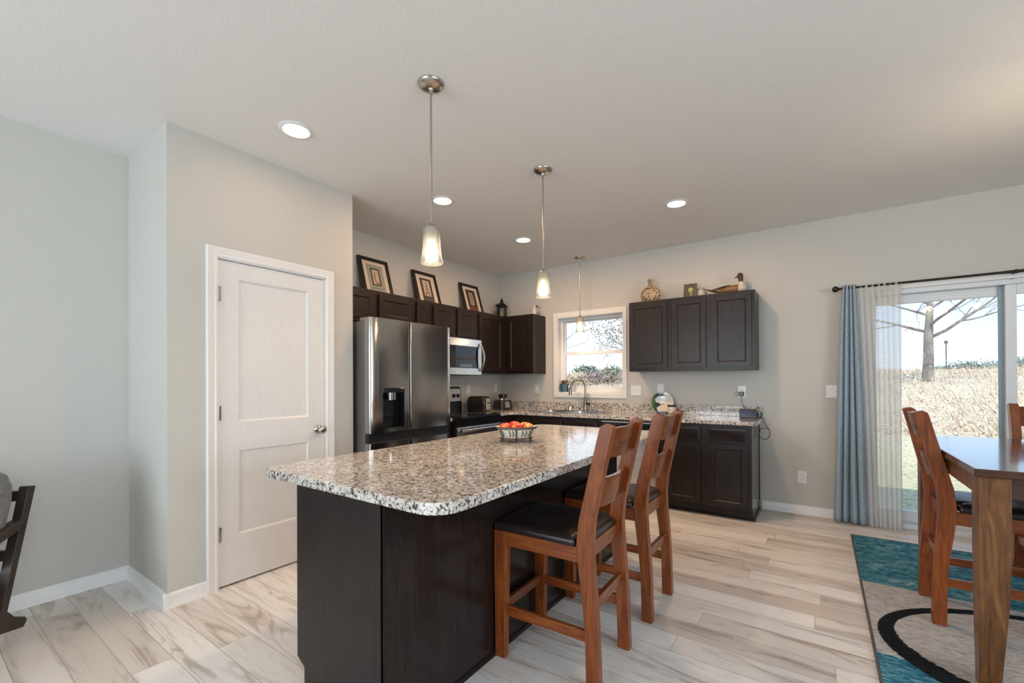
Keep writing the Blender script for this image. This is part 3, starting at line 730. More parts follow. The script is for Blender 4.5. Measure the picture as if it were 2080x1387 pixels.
part('control_console', MB().prism([(RX0, .9), (RX0+.085, .9), (RX0+.06, 1.19), (RX0+.03, 1.205), (RX0, 1.2)], 'y', RYa, RYb), 'plastic_black', st, bevel=.006)
CM = Matrix.Translation((RX0+.0735, 0, 1.10)) @ Matrix.Rotation(-math.atan2(.025, .29), 4, 'Y')
part('console_face', MB().box(-.006, .002, RYa+.03, RYb-.022, -.072, .080, M=CM), pm('console_silver', (.62, .64, .66), (.57, .59, .61), 30, .45, metal=.35), st, bevel=.003)
for y in (3.40, 3.475, 3.905, 3.978):
    kb = MB(); kb.lathe([(.026, 0), (.025, .004), (.019, .006), (.018, .02), (.001, .021)], M=CM @ Matrix.Translation((.002, y, -.005)) @ Matrix.Rotation(pi/2, 4, 'Y'), seg=18)
    kb.box(.02, .027, y-.005, y+.005, -.024, .014, M=CM); part('knob', kb, 'plastic_black', st)
part('clock_display', MB().box(.002, .0035, 3.58, 3.77, -.03, .035, M=CM), 'black_glass', st)
part('front_trim', MB().box(RX1, RX1+.022, RYa+.002, RYb-.002, .80, .892), 'black_glass', st, bevel=.004)
od = part('oven_door', MB().box(RX1, RX1+.035, RYa+.002, RYb-.002, .20, .795), 'steel_h', st, bevel=.006)
part('oven_window', MB().box(RX1+.033, RX1+.037, RYa+.11, RYb-.11, .34, .66), 'black_glass', od, bevel=.002)
mb = MB(); mb.tube([(RX1+.075, RYa+.02, .765), (RX1+.082, RYa+.2, .765), (RX1+.082, RYb-.2, .765), (RX1+.075, RYb-.02, .765)], .015, 12)
for y in (RYa+.05, RYb-.05): mb.cyl((RX1+.03, y, .765), (RX1+.078, y, .765), .01)
part('oven_handle', mb, 'steel_h', od)
part('storage_drawer', MB().box(RX1, RX1+.03, RYa+.002, RYb-.002, .045, .192), 'steel_h', st, bevel=.005)

# microwave
mwF = -3.29
mw = thing('microwave', 'stainless over-the-range microwave with curved handle above the range', 'microwave', (-3.49, 3.67, 1.345))
part('body', MB().box(XL+.002, mwF-.03, RYa+.002, RYb-.002, 1.347, 1.753), 'plastic_black', mw, bevel=.003)
def mw_front(): return frame_rect_yz(MB(), mwF-.03, mwF, RYa+.002, RYb-.002, 1.345, 1.754, .03, .06, .075, .085)
def frame_rect_yz(mb, x0, x1, y0, y1, z0, z1, wl_, wr, wb, wt):
    mb.box(x0, x1, y0, y0+wl_, z0, z1); mb.box(x0, x1, y1-wr, y1, z0, z1); mb.box(x0, x1, y0+wl_, y1-wr, z0, z0+wb); mb.box(x0, x1, y0+wl_, y1-wr, z1-wt, z1); return mb
part('front_frame', mw_front(), 'steel_h', mw, bevel=.002)
wd = part('door_window', MB().box(mwF-.03, mwF-.002, RYa+.032, RYb-.062, 1.42, 1.669), 'black_glass', mw)
mwk = pm('mw_marks', (.5, .55, .6), None, 40, .5)
for i in range(6):
    for j in range(2): part('button', MB().box(mwF-.002, mwF-.0012, 3.68+i*.034, 3.70+i*.034, 1.435+j*.017, 1.442+j*.017), mwk, mw)
mb = MB(); pts = [(mwF+.012+.045*sin(pi*i/12), RYb-.035+.012*sin(pi*i/12), 1.385+.325*i/12) for i in range(13)]
mb.tube(pts, [.011]+[.014]*11+[.011], 12)
part('handle', mb, 'nickel', mw, label='bowed metal handle')
mb = MB(); mb.box(mwF-.28, mwF-.09, 3.35, 3.95, 1.338, 1.347); part('vent_grille', mb, 'plastic_black', mw)

# ------------------------------------------------------------------ island
IX0, IX1, IY0, IY1 = -1.785, -1.243, .975, 3.12
isl = thing('kitchen_island', 'long espresso kitchen island base with plain end and back panels', 'kitchen island', (-1.5, 2.05, 0))
part('carcass', MB().box(IX0, IX1-.006, IY0+.02, IY1, .105, ZCB-.001), 'cab', isl)
mb = MB(); mb.prism([(IX0, ZCB-.001), (IX1-.006, ZCB-.001), (IX1-.006, 0), (IX0+.055, 0), (IX0+.055, .098), (IX0, .128)], 'y', IY0, IY0+.02)
part('end_panel', mb, 'cab', isl, bevel=.001)
part('back_panel', MB().box(IX1-.006, IX1, IY0+.004, IY1, 0, ZCB-.001), 'cabpanel', isl)
part('corner_trim', MB().box(IX1-.016, IX1+.003, IY0-.004, IY0+.006, 0, ZCB-.002).box(IX1, IX1+.003, IY0-.004, IY0+.014, 0, ZCB-.002), 'cab', isl, bevel=.002)
mb = MB(); prof = [(0, 0), (.013, 0), (.011, .01), (.004, .017), (0, .018)]
mb.prism([(IX1+p, z) for p, z in prof], 'y', IY0-.004, IY1); mb.prism([(IY0-p, z) for p, z in prof], 'x', IX0+.06, IX1+.01)
part('shoe_moulding', mb, 'cab', isl)
part('toe_kick', MB().box(IX0+.05, IX0+.065, IY0+.002, IY1, 0, .1), 'cab', isl)
nd = 4; wdt = (IY1-IY0-.02)/nd
for i in range(nd):
    y1_ = IY0+.012+(i+1)*wdt-.008
    part('door', cab_front(MB(), M_left(IX0-.019, y1_, .118), wdt-.012, .57), 'cab', isl, bevel=.002)
    part('drawer', drawer_front(MB(), M_left(IX0-.019, y1_, .705), wdt-.012, .13), 'cab', isl, bevel=.003)
it = part('island_countertop', MB().prism(rounded([(-1.965, .915), (-.905, .915), (-.905, 3.20), (-1.965, 3.20)], [.075, .115, .115, .115]), 'z', ZCB, ZC), 'granite', bevel=.005, seg=3)
tag(it, 'large speckled laminate island top with rounded corners', 'countertop')

# ------------------------------------------------------------------ fruit bowl and apples
BC = Vector((-1.515, 2.195, ZC)); BM = Matrix.Translation(BC) @ Matrix.Rotation(YAW, 4, 'Z')
def bowl_mat():
    m, n, l, b = new_mat('painted_ceramic')
    t_ = n.new('ShaderNodeTexCoord'); s = n.new('ShaderNodeSeparateXYZ'); l.new(t_.outputs['Object'], s.inputs[0])
    ang = math_(n, l, 'ARCTAN2', s.outputs[1], s.outputs[0])
    # leaf sprigs: rows of slanted dashes round the wall
    u = math_(n, l, 'MULTIPLY', ang, 7.0); v = math_(n, l, 'MULTIPLY', s.outputs[2], 90.0)
    vv = math_(n, l, 'ABSOLUTE', math_(n, l, 'SUBTRACT', v, 4.6))
    w_ = math_(n, l, 'SINE', math_(n, l, 'ADD', math_(n, l, 'MULTIPLY', u, 3.4), math_(n, l, 'MULTIPLY', vv, 1.5)))
    leaf = math_(n, l, 'MULTIPLY', math_(n, l, 'GREATER_THAN', w_, .35), math_(n, l, 'LESS_THAN', math_(n, l, 'ABSOLUTE', math_(n, l, 'SUBTRACT', vv, .95)), .65))
    stem = math_(n, l, 'LESS_THAN', vv, .14)
    msk = math_(n, l, 'MAXIMUM', leaf, stem)
    gap = math_(n, l, 'GREATER_THAN', math_(n, l, 'SINE', math_(n, l, 'MULTIPLY', ang, 6.0)), -.72)
    c = mixc(n, l, math_(n, l, 'MULTIPLY', msk, gap), (.68, .68, .62), (.03, .085, .03))
    l.new(c, b.inputs['Base Color']); b.inputs['Roughness'].default_value = .2; return m
fb = thing('fruit_bowl', 'oval leaf-painted ceramic bowl of apples on a wire stand on the island', 'bowl', BC, YAW, local=True)
oval = dict(sx=1, sy=.68, seg=48)
part('bowl', MB().lathe([(.02, .024), (.085, .024), (.092, .028), (.116, .083), (.128, .088), (.128, .091), (.118, .090), (.112, .084), (.088, .033), (.02, .03)], **oval), bowl_mat(), fb)
part('rim', MB().tube([(.1295*cos(2*pi*i/48), .68*.1295*sin(2*pi*i/48), .0885) for i in range(49)], .0032, 8), pm('green_rim', (.03, .035, .022), None, 40, .3), fb)
mb = MB(); rr = lambda a, k_: Vector((k_*cos(a), k_*.68*sin(a), 0))
mb.tube([rr(2*pi*i/40, .122)+Vector((0, 0, .079)) for i in range(41)], .0025, 6); mb.tube([rr(2*pi*i/40, .097)+Vector((0, 0, .021)) for i in range(41)], .0025, 6)
for a in (-.5*pi-.95, -.5*pi, -.5*pi+.95, .5*pi-.95, .5*pi, .5*pi+.95):
    mb.tube([rr(a, .122)+Vector((0, 0, .079)), rr(a, .110)+Vector((0, 0, .05)), rr(a, .097)+Vector((0, 0, .021)), rr(a, .098)+Vector((0, 0, .010)), rr(a, .108)+Vector((0, 0, .0028)), rr(a, .115)+Vector((0, 0, .008)), rr(a, .110)+Vector((0, 0, .014))], .0028, 6)
part('wire_stand', mb, 'black_metal', fb)
def apple_mat():
    m, n, l, b = new_mat('apple_skin')
    v = coords(n, l, (1, 1, .5)); oi = n.new('ShaderNodeObjectInfo')
    f = noise(n, l, v, 22, 4, .6, .4); t_ = n.new('ShaderNodeTexCoord'); s = n.new('ShaderNodeSeparateXYZ'); l.new(t_.outputs['Object'], s.inputs[0])
    f = math_(n, l, 'ADD', f, math_(n, l, 'MULTIPLY', s.outputs[2], 3.2))
    f = math_(n, l, 'ADD', f, math_(n, l, 'MULTIPLY', math_(n, l, 'SUBTRACT', oi.outputs['Random'], .5), .2))
    l.new(cramp(n, l, f, [(.40, (.50, .018, .022)), (.56, (.60, .07, .03)), (.68, (.75, .38, .08))]), b.inputs['Base Color']); b.inputs['Roughness'].default_value = .25; return m
MT['apple'] = apple_mat()
apn = ['red apple at the left end of the fruit bowl', 'red and yellow apple front and centre in the fruit bowl', 'yellow-flushed apple at the right end of the fruit bowl', 'apple behind the centre one in the fruit bowl', 'apple at the back right of the fruit bowl']
ap0 = None
for i, (x, y, z, rz) in enumerate([(-.066, -.012, .079, 0), (.002, -.026, .077, 2), (.068, -.010, .078, 4), (-.008, .040, .083, 1), (.055, .045, .078, 3)]):
    w_ = BM @ Vector((x, y, z))
    if ap0 is None:
        ap0 = thing('apple', apn[0], 'apple', w_, rz, 'apples in the fruit bowl', local=True)
        prof = [(.001, -.026), (.010, -.030), (.022, -.026), (.033, -.010), (.0375, .006), (.034, .022), (.022, .031), (.010, .029), (.002, .022)]
        part('flesh', MB().lathe(prof, seg=24), 'apple', ap0, smooth=80)
        part('stem', MB().tube([(0, 0, .022), (.001, 0, .032), (.004, .001, .039)], .0014, 6), 'armwood', ap0)
        o = ap0
    else: o = copy_tree(ap0); o['label'] = apn[i]
    o.location = w_; o.rotation_euler = (.2*cos(i*2), .25*sin(i*3), rz)

# ------------------------------------------------------------------ counter-height chairs (front faces local -x)
def lerp_tab(tab, z):
    for (z0, a), (z1, b_) in zip(tab, tab[1:]):
        if z <= z1: return a+(b_-a)*(z-z0)/(z1-z0)
    return tab[-1][1]
FE = [(0, .236), (.12, .235), (.25, .232), (.38, .220), (.5, .204), (.6, .196), (.7, .208), (.85, .245), (1.0, .281), (1.08, .301)]
RE = [(0, .292), (.12, .290), (.25, .286), (.38, .278), (.5, .268), (.6, .263), (.7, .272), (.85, .305), (1.0, .338), (1.08, .357)]
def chair(label, cat, name, group):
    t = thing(name, label, cat, (0, 0, 0), 0, group, local=True)
    hw = .205
    for s in (-1, 1):
        y0, y1 = (s*hw, s*(hw-.044))
        a, b_ = min(y0, y1), max(y0, y1)
        part('leg', MB().loft([[(-.216, a+.004, 0), (-.165, a+.004, 0), (-.165, b_-.004, 0), (-.216, b_-.004, 0)], [(-.217, a, .45), (-.155, a, .45), (-.155, b_, .45), (-.217, b_, .45)], [(-.217, a, .583), (-.149, a, .583), (-.149, b_, .583), (-.217, b_, .583)]]), 'stool_v', t, bevel=.003)
        zz = [1.08*i/20 for i in range(21)]
        poly = [(lerp_tab(FE, z), z) for z in zz]+[(lerp_tab(FE, 1.08)+.02, 1.092), (lerp_tab(RE, 1.08)-.012, 1.086)]+[(lerp_tab(RE, z), z) for z in reversed(zz)]
        part('back_post', MB().prism(poly, 'y', a, b_), 'stool_v', t, bevel=.003)
    # seat rails
    mb = MB(); part('seat_rail', MB().box(-.208, -.186, -.162, .162, .518, .583), 'stool_y', t, bevel=.002)
    for s in (-1, 1):
        y = s*.190; part('seat_rail', MB().box(-.150, .202, y-.011, y+.011, .518, .583), 'stool_x', t, bevel=.002)
    part('seat_rail', MB().box(.216, .240, -.162, .162, .525, .59), 'stool_y', t, bevel=.002)
    # cushion
    out = rounded([(-.224, -.212), (.190, -.212), (.190, -.158), (.236, -.158), (.236, .158), (.190, .158), (.190, .212), (-.224, .212)], [.03, .012, .004, .04, .04, .004, .012, .03], 5)
    rings = []
    for sc_, z in ((.975, .584), (1.0, .592), (1.003, .603), (.985, .615), (.90, .624), (.65, .627), (.3, .624), (.05, .622)):
        rings.append([(-.02+(p[0]+.02)*sc_, p[1]*sc_, z) for p in out])
    part('seat_cushion', MB().loft(rings), 'leather', t, smooth=70, label='dark brown leather seat')
    # back slats: bowed backwards
    for z0, z1 in ((.945, 1.072), (.733, .862)):
        def sl(y, z, off):
            c_ = (lerp_tab(FE, z)+lerp_tab(RE, z))/2
            return (c_-.004+.040*(1-(y/.163)**2)*.9-.012+off, y, z+.006*((y/.163)**2)*0)
        rings = []
        for i in range(15):
            y = -.163+.326*i/14
            rings.append([sl(y, z0, -.009), sl(y, z0, .009), sl(y, (z0+z1)/2, .010), sl(y, z1, .009), sl(y, z1, -.009), sl(y, (z0+z1)/2, -.010)])
        part('back_slat', MB().loft(rings), 'stool_y', t, smooth=60)
    # stretchers
    for s in (-1, 1): part('stretcher', MB().box(-.170, .245, s*.183-.010, s*.183+.010, .198, .243), 'stool_x', t, bevel=.003)
    part('stretcher', MB().box(-.200, -.178, -.165, .165, .205, .248), 'stool_y', t, bevel=.003)
    part('stretcher', MB().box(.240, .262, -.165, .165, .315, .362), 'stool_y', t, bevel=.003)
    return t
G1 = 'counter-height ladder-back chairs'
ch = chair('brown wood counter stool with dark leather seat nearest the camera at the island', 'bar stool', 'bar_stool', G1)
ch.location = (-1.024, 1.815, 0); ch.rotation_euler = (0, 0, radians(1.8))
c_ = copy_tree(ch); c_.location = (-1.012, 2.478, 0); c_.rotation_euler = (0, 0, 0); c_['label'] = 'second brown counter stool, farther along the island behind the nearest one'
RUGZ = .010
c_ = copy_tree(ch); c_.name = 'dining_chair'; c_.location = (.757, 3.285, RUGZ); c_.rotation_euler = (0, 0, radians(180)); c_['category'] = 'chair'
c_['label'] = 'brown ladder-back dining chair at the table\'s left side, back toward the kitchen'
c_ = copy_tree(ch); c_.name = 'dining_chair'; c_.location = (1.235, 3.985, RUGZ); c_.rotation_euler = (0, 0, radians(90)); c_['category'] = 'chair'
c_['label'] = 'brown dining chair between the table and the patio door, cut off at right'

# ------------------------------------------------------------------ dining table
TX0, TX1, TY0, TY1 = .512, 1.90, 2.535, 3.93
tb = thing('dining_table', 'square counter-height dining table in mottled brown wood on the rug', 'table', (1.2, 3.2, RUGZ))
part('table_top', MB().box(TX0, TX1, TY0, TY1, .868, .900), 'table_top', tb, bevel=.004, label='glossy dark plank top')
for sx in (0, 1):
    for sy in (0, 1):
        x0 = TX0+.012 if sx == 0 else TX1-.012-.095; y0 = TY0+.018 if sy == 0 else TY1-.018-.095
        x1, y1 = x0+.095, y0+.095
        def ring(z, k_):
            # taper on the two inner faces
            a = x0 if sx == 0 else x0+.095-.095*k_; b_ = a+.095*k_
            c0 = y0 if sy == 0 else y0+.095-.095*k_; d0 = c0+.095*k_
            return [(a, c0, z), (b_, c0, z), (b_, d0, z), (a, d0, z)]
        part('leg', MB().loft([ring(RUGZ-.001, .66), ring(.12, .74), ring(.35, .92), ring(.55, 1), ring(.868, 1)]), 'table_leg', tb, bevel=.004)
part('apron', MB().box(TX0+.108, TX1-.108, TY0+.03, TY0+.052, .785, .868), 'table_top', tb)
part('apron', MB().box(TX0+.108, TX1-.108, TY1-.052, TY1-.03, .785, .868), 'table_top', tb)
part('apron', MB().box(TX0+.02, TX0+.042, TY0+.114, TY1-.114, .785, .868), 'table_leg', tb)
part('apron', MB().box(TX1-.042, TX1-.02, TY0+.114, TY1-.114, .785, .868), 'table_leg', tb)

# rug
rg = thing('area_rug', 'teal and grey area rug with black crescent under the dining table', 'rug', (0, 0, 0))
part('pile', MB().box(.208, 2.45, 1.25, 4.497, .002, RUGZ-.001), 'rug', rg)
part('binding', frame_rect_xy(MB(), .198, 2.46, 1.24, 4.507, 0, RUGZ-.001, .011), 'rug_edge', rg, bevel=.003) if False else None
mb = MB(); mb.box(.196, .2085, 1.24, 4.509, 0, RUGZ-.001); mb.box(2.449, 2.462, 1.24, 4.509, 0, RUGZ-.001); mb.box(.2085, 2.449, 1.24, 1.252, 0, RUGZ-.001); mb.box(.2085, 2.449, 4.496, 4.509, 0, RUGZ-.001)
part('binding', mb, 'rug_edge', rg, bevel=.003)

# ------------------------------------------------------------------ curtains
RODY, RODZ = YB-.10, 2.072
rod = thing('curtain_rod', 'dark bronze curtain rod with ball finial above the patio door', 'curtain rod', (.15, RODY, RODZ))
part('pole', MB().cyl((.165, RODY, RODZ), (1.25, RODY, RODZ), .0095, seg=14).cyl((1.15, RODY, RODZ), (2.3, RODY, RODZ), .0115, seg=14), 'bronze', rod)
FM = Matrix.Translation((.165, RODY, RODZ)) @ Matrix.Rotation(-pi/2, 4, 'Y')
part('finial', MB().lathe([(.010, -.01), (.014, 0), (.009, .006), (.008, .012), (.012, .016), (.009, .021), (.014, .026), (.024, .036), (.028, .048), (.025, .06), (.014, .07), (.001, .073)], M=FM, seg=24), 'bronze', rod)
for x in (.205, 1.21, 2.2):
    mb = MB(); mb.cyl((x, RODY, RODZ-.004), (x, YB, RODZ-.004), .006); mb.box(x-.012, x+.012, YB-.004, YB-.0005, RODZ-.04, RODZ+.02); mb.cyl((x-.008, RODY, RODZ), (x+.008, RODY, RODZ), .015, seg=14)
    part('bracket', mb, 'bronze', rod)
def drape(xlt, xrt, xlb, xrb, zt, zb, folds, amp_t, amp_b, y0, ph=0, nu=200, nv=34, gather=1.0):
    def fn(u, v):
        z = zt+(zb-zt)*v; s_ = v**.75
        xl_ = xlt+(xlb-xlt)*s_; xr_ = xrt+(xrb-xrt)*s_
        am = amp_t+(amp_b-amp_t)*min(1, v*2.2)
        u2 = u+.010*sin(9*u+4*v)+.012*v*sin(17*u+ph)
        y = y0+am*sin(2*pi*folds*u2+ph)+.3*am*sin(2*pi*folds*.37*u2+1.3*ph+2.5*v)
        x = xl_+(xr_-xl_)*u+.18*am*cos(2*pi*folds*u2+.8)
        return (x, y, z)
    return MB().grid(fn, nu, nv)
cu = part('blue_curtain', drape(.165, .262, .088, .335, RODZ+.026, .012, 4.2, .016, .036, RODY-.0, 1.1), 'curtain', solid=.003, smooth=180)
tag(cu, 'slate blue pleated curtain gathered at the left of the patio door', 'curtain')
sh = part('sheer_curtain', drape(.268, .560, .338, .562, RODZ+.018, .010, 7.5, .012, .024, RODY-.0, .4, 320, 30), 'sheer', smooth=180)
tag(sh, 'white sheer curtain beside the blue one, covering the patio door\'s left edge', 'curtain')

# ------------------------------------------------------------------ lamps
pend_labels = ['brushed nickel pendant lamp with frosted bell shade nearest the camera, over the island\'s near end',
               'second nickel pendant lamp over the island\'s far end, in the middle of the picture',
               'smallest pendant lamp hanging in front of the kitchen window over the sink']
p0 = None
for i, (x, y) in enumerate([(-1.572, 1.546), (-1.578, 2.629), (-2.342, 4.75)]):
    if p0 is None:
        p0 = thing('pendant_lamp', pend_labels[0], 'pendant lamp', (x, y, H), 0, 'pendant lamps', local=True)
        part('canopy', MB().lathe([(.0655, -.0005), (.0655, -.004), (.060, -.012), (.045, -.021), (.025, -.026), (.013, -.028), (.010, -.034), (.009, -.05), (.001, -.052)], seg=40), 'nickel', p0, smooth=50)
        part('stem', MB().cyl((0, 0, -.05), (0, 0, -.70), .0055, seg=12), 'nickel', p0)
        part('socket_cap', MB().lathe([(.006, -.690), (.012, -.698), (.022, -.708), (.024, -.716), (.018, -.720), (.018, -.775), (.001, -.776)], seg=28), 'nickel', p0)
        part('lamp_shade', MB().lathe([(.018, -.714), (.032, -.717), (.0395, -.726), (.0415, -.738), (.0420, -.770), (.0440, -.815), (.0490, -.855), (.0560, -.888), (.0575, -.893), (.0555, -.893), (.0545, -.888), (.0475, -.855), (.0425, -.815), (.0405, -.770), (.0400, -.738), (.0380, -.728), (.030, -.720), (.018, -.717)], seg=48, caps=False), 'shade', p0, smooth=50, label='frosted glass bell shade')
        part('bulb', MB().ball((0, 0, -.850), .0375, 28, 18).cyl((0, 0, -.818), (0, 0, -.775), .016, .013, 16), 'bulb', p0, label='lit round bulb')
        o = p0
    else: o = copy_tree(p0); o['label'] = pend_labels[i]
    o.location = (x, y, H)
    light('pendant_light', 'AREA', (x, y, H-.897), (6, 6, 2.5)[i], (1.0, .70, .42), target=(x, y, 0), shape='DISK', size=.085)
rec_labels = ['recessed ceiling light nearest the camera, above the pantry door', 'recessed ceiling light beside the near pendant\'s rod', 'recessed ceiling light deep in the kitchen, left of the far island pendant', 'recessed ceiling light alone at the right, above the espresso wall cabinets']
r0 = None
for i, (x, y) in enumerate([(-2.502, 1.37), (-2.508, 2.593), (-2.525, 3.806), (-.971, 3.776)]):
    if r0 is None:
        r0 = thing('recessed_light', rec_labels[0], 'ceiling light', (x, y, H), 0, 'recessed ceiling lights', local=True)
        part('trim_ring', MB().lathe([(.070, -.004), (.073, -.008), (.088, -.006), (.095, -.002), (.095, -.0003), (.070, -.0003)], seg=48, caps=False), 'trim', r0, smooth=60)
        part('lens', MB().lathe([(.001, -.0055), (.055, -.0055), (.070, -.0045), (.071, -.001), (.001, -.001)], seg=48), 'led', r0, label='glowing round lens')
        o = r0
    else: o = copy_tree(r0); o['label'] = rec_labels[i]
    o.location = (x, y, H)
    light('recessed_beam', 'AREA', (x, y, H-.012), (1.8, 9, 17, 14)[i], (1.0, .61, .34), target=(x, y, 0), shape='DISK', size=.13)

chx, chy = 1.2, 3.22
chd = thing('chandelier', 'nickel three-shade dining lamp hanging over the table, past the right edge', 'chandelier', (chx, chy, H), local=True)
part('canopy', MB().lathe([(.07, -.0005), (.07, -.005), (.05, -.02), (.012, -.03), (.01, -.05), (.001, -.05)], seg=32), 'nickel', chd)
part('stem', MB().cyl((0, 0, -.045), (0, 0, -.86), .008), 'nickel', chd)
for i in range(3):
    a = i*2*pi/3+.5; dx_, dy_ = cos(a), sin(a)
    part('arm', MB().tube([(0, 0, -.85), (.1*dx_, .1*dy_, -.90), (.2*dx_, .2*dy_, -.86), (.22*dx_, .22*dy_, -.80)], .008, 10), 'nickel', chd)
    part('lamp_shade', MB().lathe([(.022, -.80), (.05, -.785), (.062, -.74), (.075, -.68), (.073, -.68), (.060, -.74), (.048, -.782), (.022, -.795)], .22*dx_, .22*dy_, 28, caps=False), 'shade', chd)
    part('bulb', MB().ball((.22*dx_, .22*dy_, -.735), .03), 'bulb', chd)
    light('chandelier_light', 'POINT', (chx+.22*dx_, chy+.22*dy_, H-.68), 3.6, (1.0, .76, .5), shadow_soft_size=.03)

# ------------------------------------------------------------------ outlets and switches
def plate_back(x, z, label, w_=.072, h_=.116, kind='outlet'):
    y = YB-.0005
    t = thing('wall_outlet' if kind == 'outlet' else 'light_switch', label, 'outlet' if kind == 'outlet' else 'light switch', (x, y, z))
    part('plate', MB().box(x-w_/2, x+w_/2, y-.006, y, z-h_/2, z+h_/2), 'plastic_white', t, bevel=.002)
    if kind == 'outlet':
        for dz in (-.022, .022):
            part('socket', MB().prism(rounded([(x-.016, z+dz-.014), (x+.016, z+dz-.014), (x+.016, z+dz+.014), (x-.016, z+dz+.014)], [.008]*4, 4), 'y', y-.008, y-.005), 'trim', t)
        mb = MB()
        for dz in (-.022, .022):
            mb.box(x-.0075, x-.0055, y-.0084, y-.0078, z+dz-.004, z+dz+.006); mb.box(x+.0055, x+.0075, y-.0084, y-.0078, z+dz-.003, z+dz+.006)
        part('slots', mb, 'rubber', t)
    else:
        for dx in ([0] if w_ < .1 else [-.023, .023]):
            part('toggle', MB().box(x+dx-.005, x+dx+.005, y-.014, y-.005, z-.008, z+.012), 'trim', t, bevel=.001)
    return t
def plate_left(yc, z, label, w_=.072, h_=.116):
    x = XL+.0005
    t = thing('wall_outlet', label, 'outlet', (x, yc, z))
    part('plate', MB().box(x, x+.006, yc-w_/2, yc+w_/2, z-h_/2, z+h_/2), 'plastic_white', t, bevel=.002)
    for dz in (-.022, .022): part('socket', MB().box(x+.005, x+.008, yc-.015, yc+.015, z+dz-.013, z+dz+.013), 'trim', t, bevel=.004)
    return t
plate_left(4.266, 1.164, 'white wall outlet above the toaster')
plate_left(4.84, 1.172, 'white wall outlet behind the blender base')
plate_back(-3.081, 1.163, 'white wall plate left of the kitchen window', kind='switch')
plate_back(-1.738, 1.153, 'white double switch plate right of the kitchen window', w_=.118, kind='switch')
plate_back(-1.457, 1.172, 'white outlet above the decorative plate')
plate_back(-.646, 1.150, 'white outlet with a black charger plugged in')
plate_back(.105, 1.158, 'white double switch plate beside the blue curtain', w_=.118, kind='switch')
plate_back(-.141, .347, 'white outlet low on the wall above the baseboard')

# ------------------------------------------------------------------ counter items: toaster, blender, plate, candle, display
tox, toy = -3.43, 4.165
to = thing('toaster', 'black and silver two-slot toaster on the corner counter by the range', 'toaster', (tox, toy, ZC), radians(-82), local=True)
L, W2, Hh = .135, .085, .185
def toast_ring(k_, z): return [(p[0]*k_, p[1]*k_, z) for p in rounded([(-W2, -L), (W2, -L), (W2, L), (-W2, L)], [.05]*4, 6)]
part('shell', MB().loft([toast_ring(.96, .012), toast_ring(1, .03), toast_ring(1, .11), toast_ring(.96, .155), toast_ring(.86, .178), toast_ring(.7, Hh)]), pm('toaster_black', (.02, .018, .017), (.03, .027, .025), 30, .22), to, smooth=60)
part('end_cap', MB().loft([[(-.05, L*.94, .02), (.05, L*.94, .02), (.05, L*1.02, .02), (-.05, L*1.02, .02)], [(-.05, L*.94, .11), (.05, L*.94, .11), (.05, L*1.04, .11), (-.05, L*1.04, .11)], [(-.04, L*.85, .165), (.04, L*.85, .165), (.04, L*.97, .165), (-.04, L*.97, .165)]]), 'chrome', to, bevel=.006)
part('lever', MB().box(-.014, .014, L*1.04, L*1.04+.02, .10, .115), 'plastic_black', to, bevel=.003)
part('slot', MB().box(-.035, -.012, -.1, .09, Hh-.006, Hh+.001).box(.012, .035, -.1, .09, Hh-.006, Hh+.001), 'rubber', to)
part('base', MB().prism(toast2 := [(p[0]*.97, p[1]*.97) for p in rounded([(-W2, -L), (W2, -L), (W2, L), (-W2, L)], [.05]*4, 6)], 'z', 0, .014), 'plastic_black', to)
bx, by = -3.40, 4.62
bl = thing('blender_base', 'black blender motor base with silver band in the counter corner', 'blender', (bx, by, ZC), radians(-20), local=True)
sq = lambda r, z: [(p[0], p[1], z) for p in rounded([(-r, -r), (r, -r), (r, r), (-r, r)], [r*.45]*4, 5)]
part('housing', MB().loft([sq(.105, 0), sq(.108, .02), sq(.098, .09), sq(.085, .128)]), 'plastic_black', bl, smooth=60)
part('band', MB().loft([sq(.083, .126), sq(.080, .146)]), 'chrome', bl, smooth=60)
part('collar', MB().lathe([(.055, .145), (.052, .16), (.058, .165), (.058, .195), (.05, .2), (.001, .2)], seg=24), 'plastic_black', bl)
part('control_panel', MB().box(.05, .0, 0, 0, 0, 0) if False else MB().loft([[(.100, -.035, .03), (.100, .035, .03), (.112, .035, .03), (.112, -.035, .03)], [(.090, -.03, .105), (.090, .03, .105), (.100, .03, .105), (.100, -.03, .105)]]), 'chrome', bl)

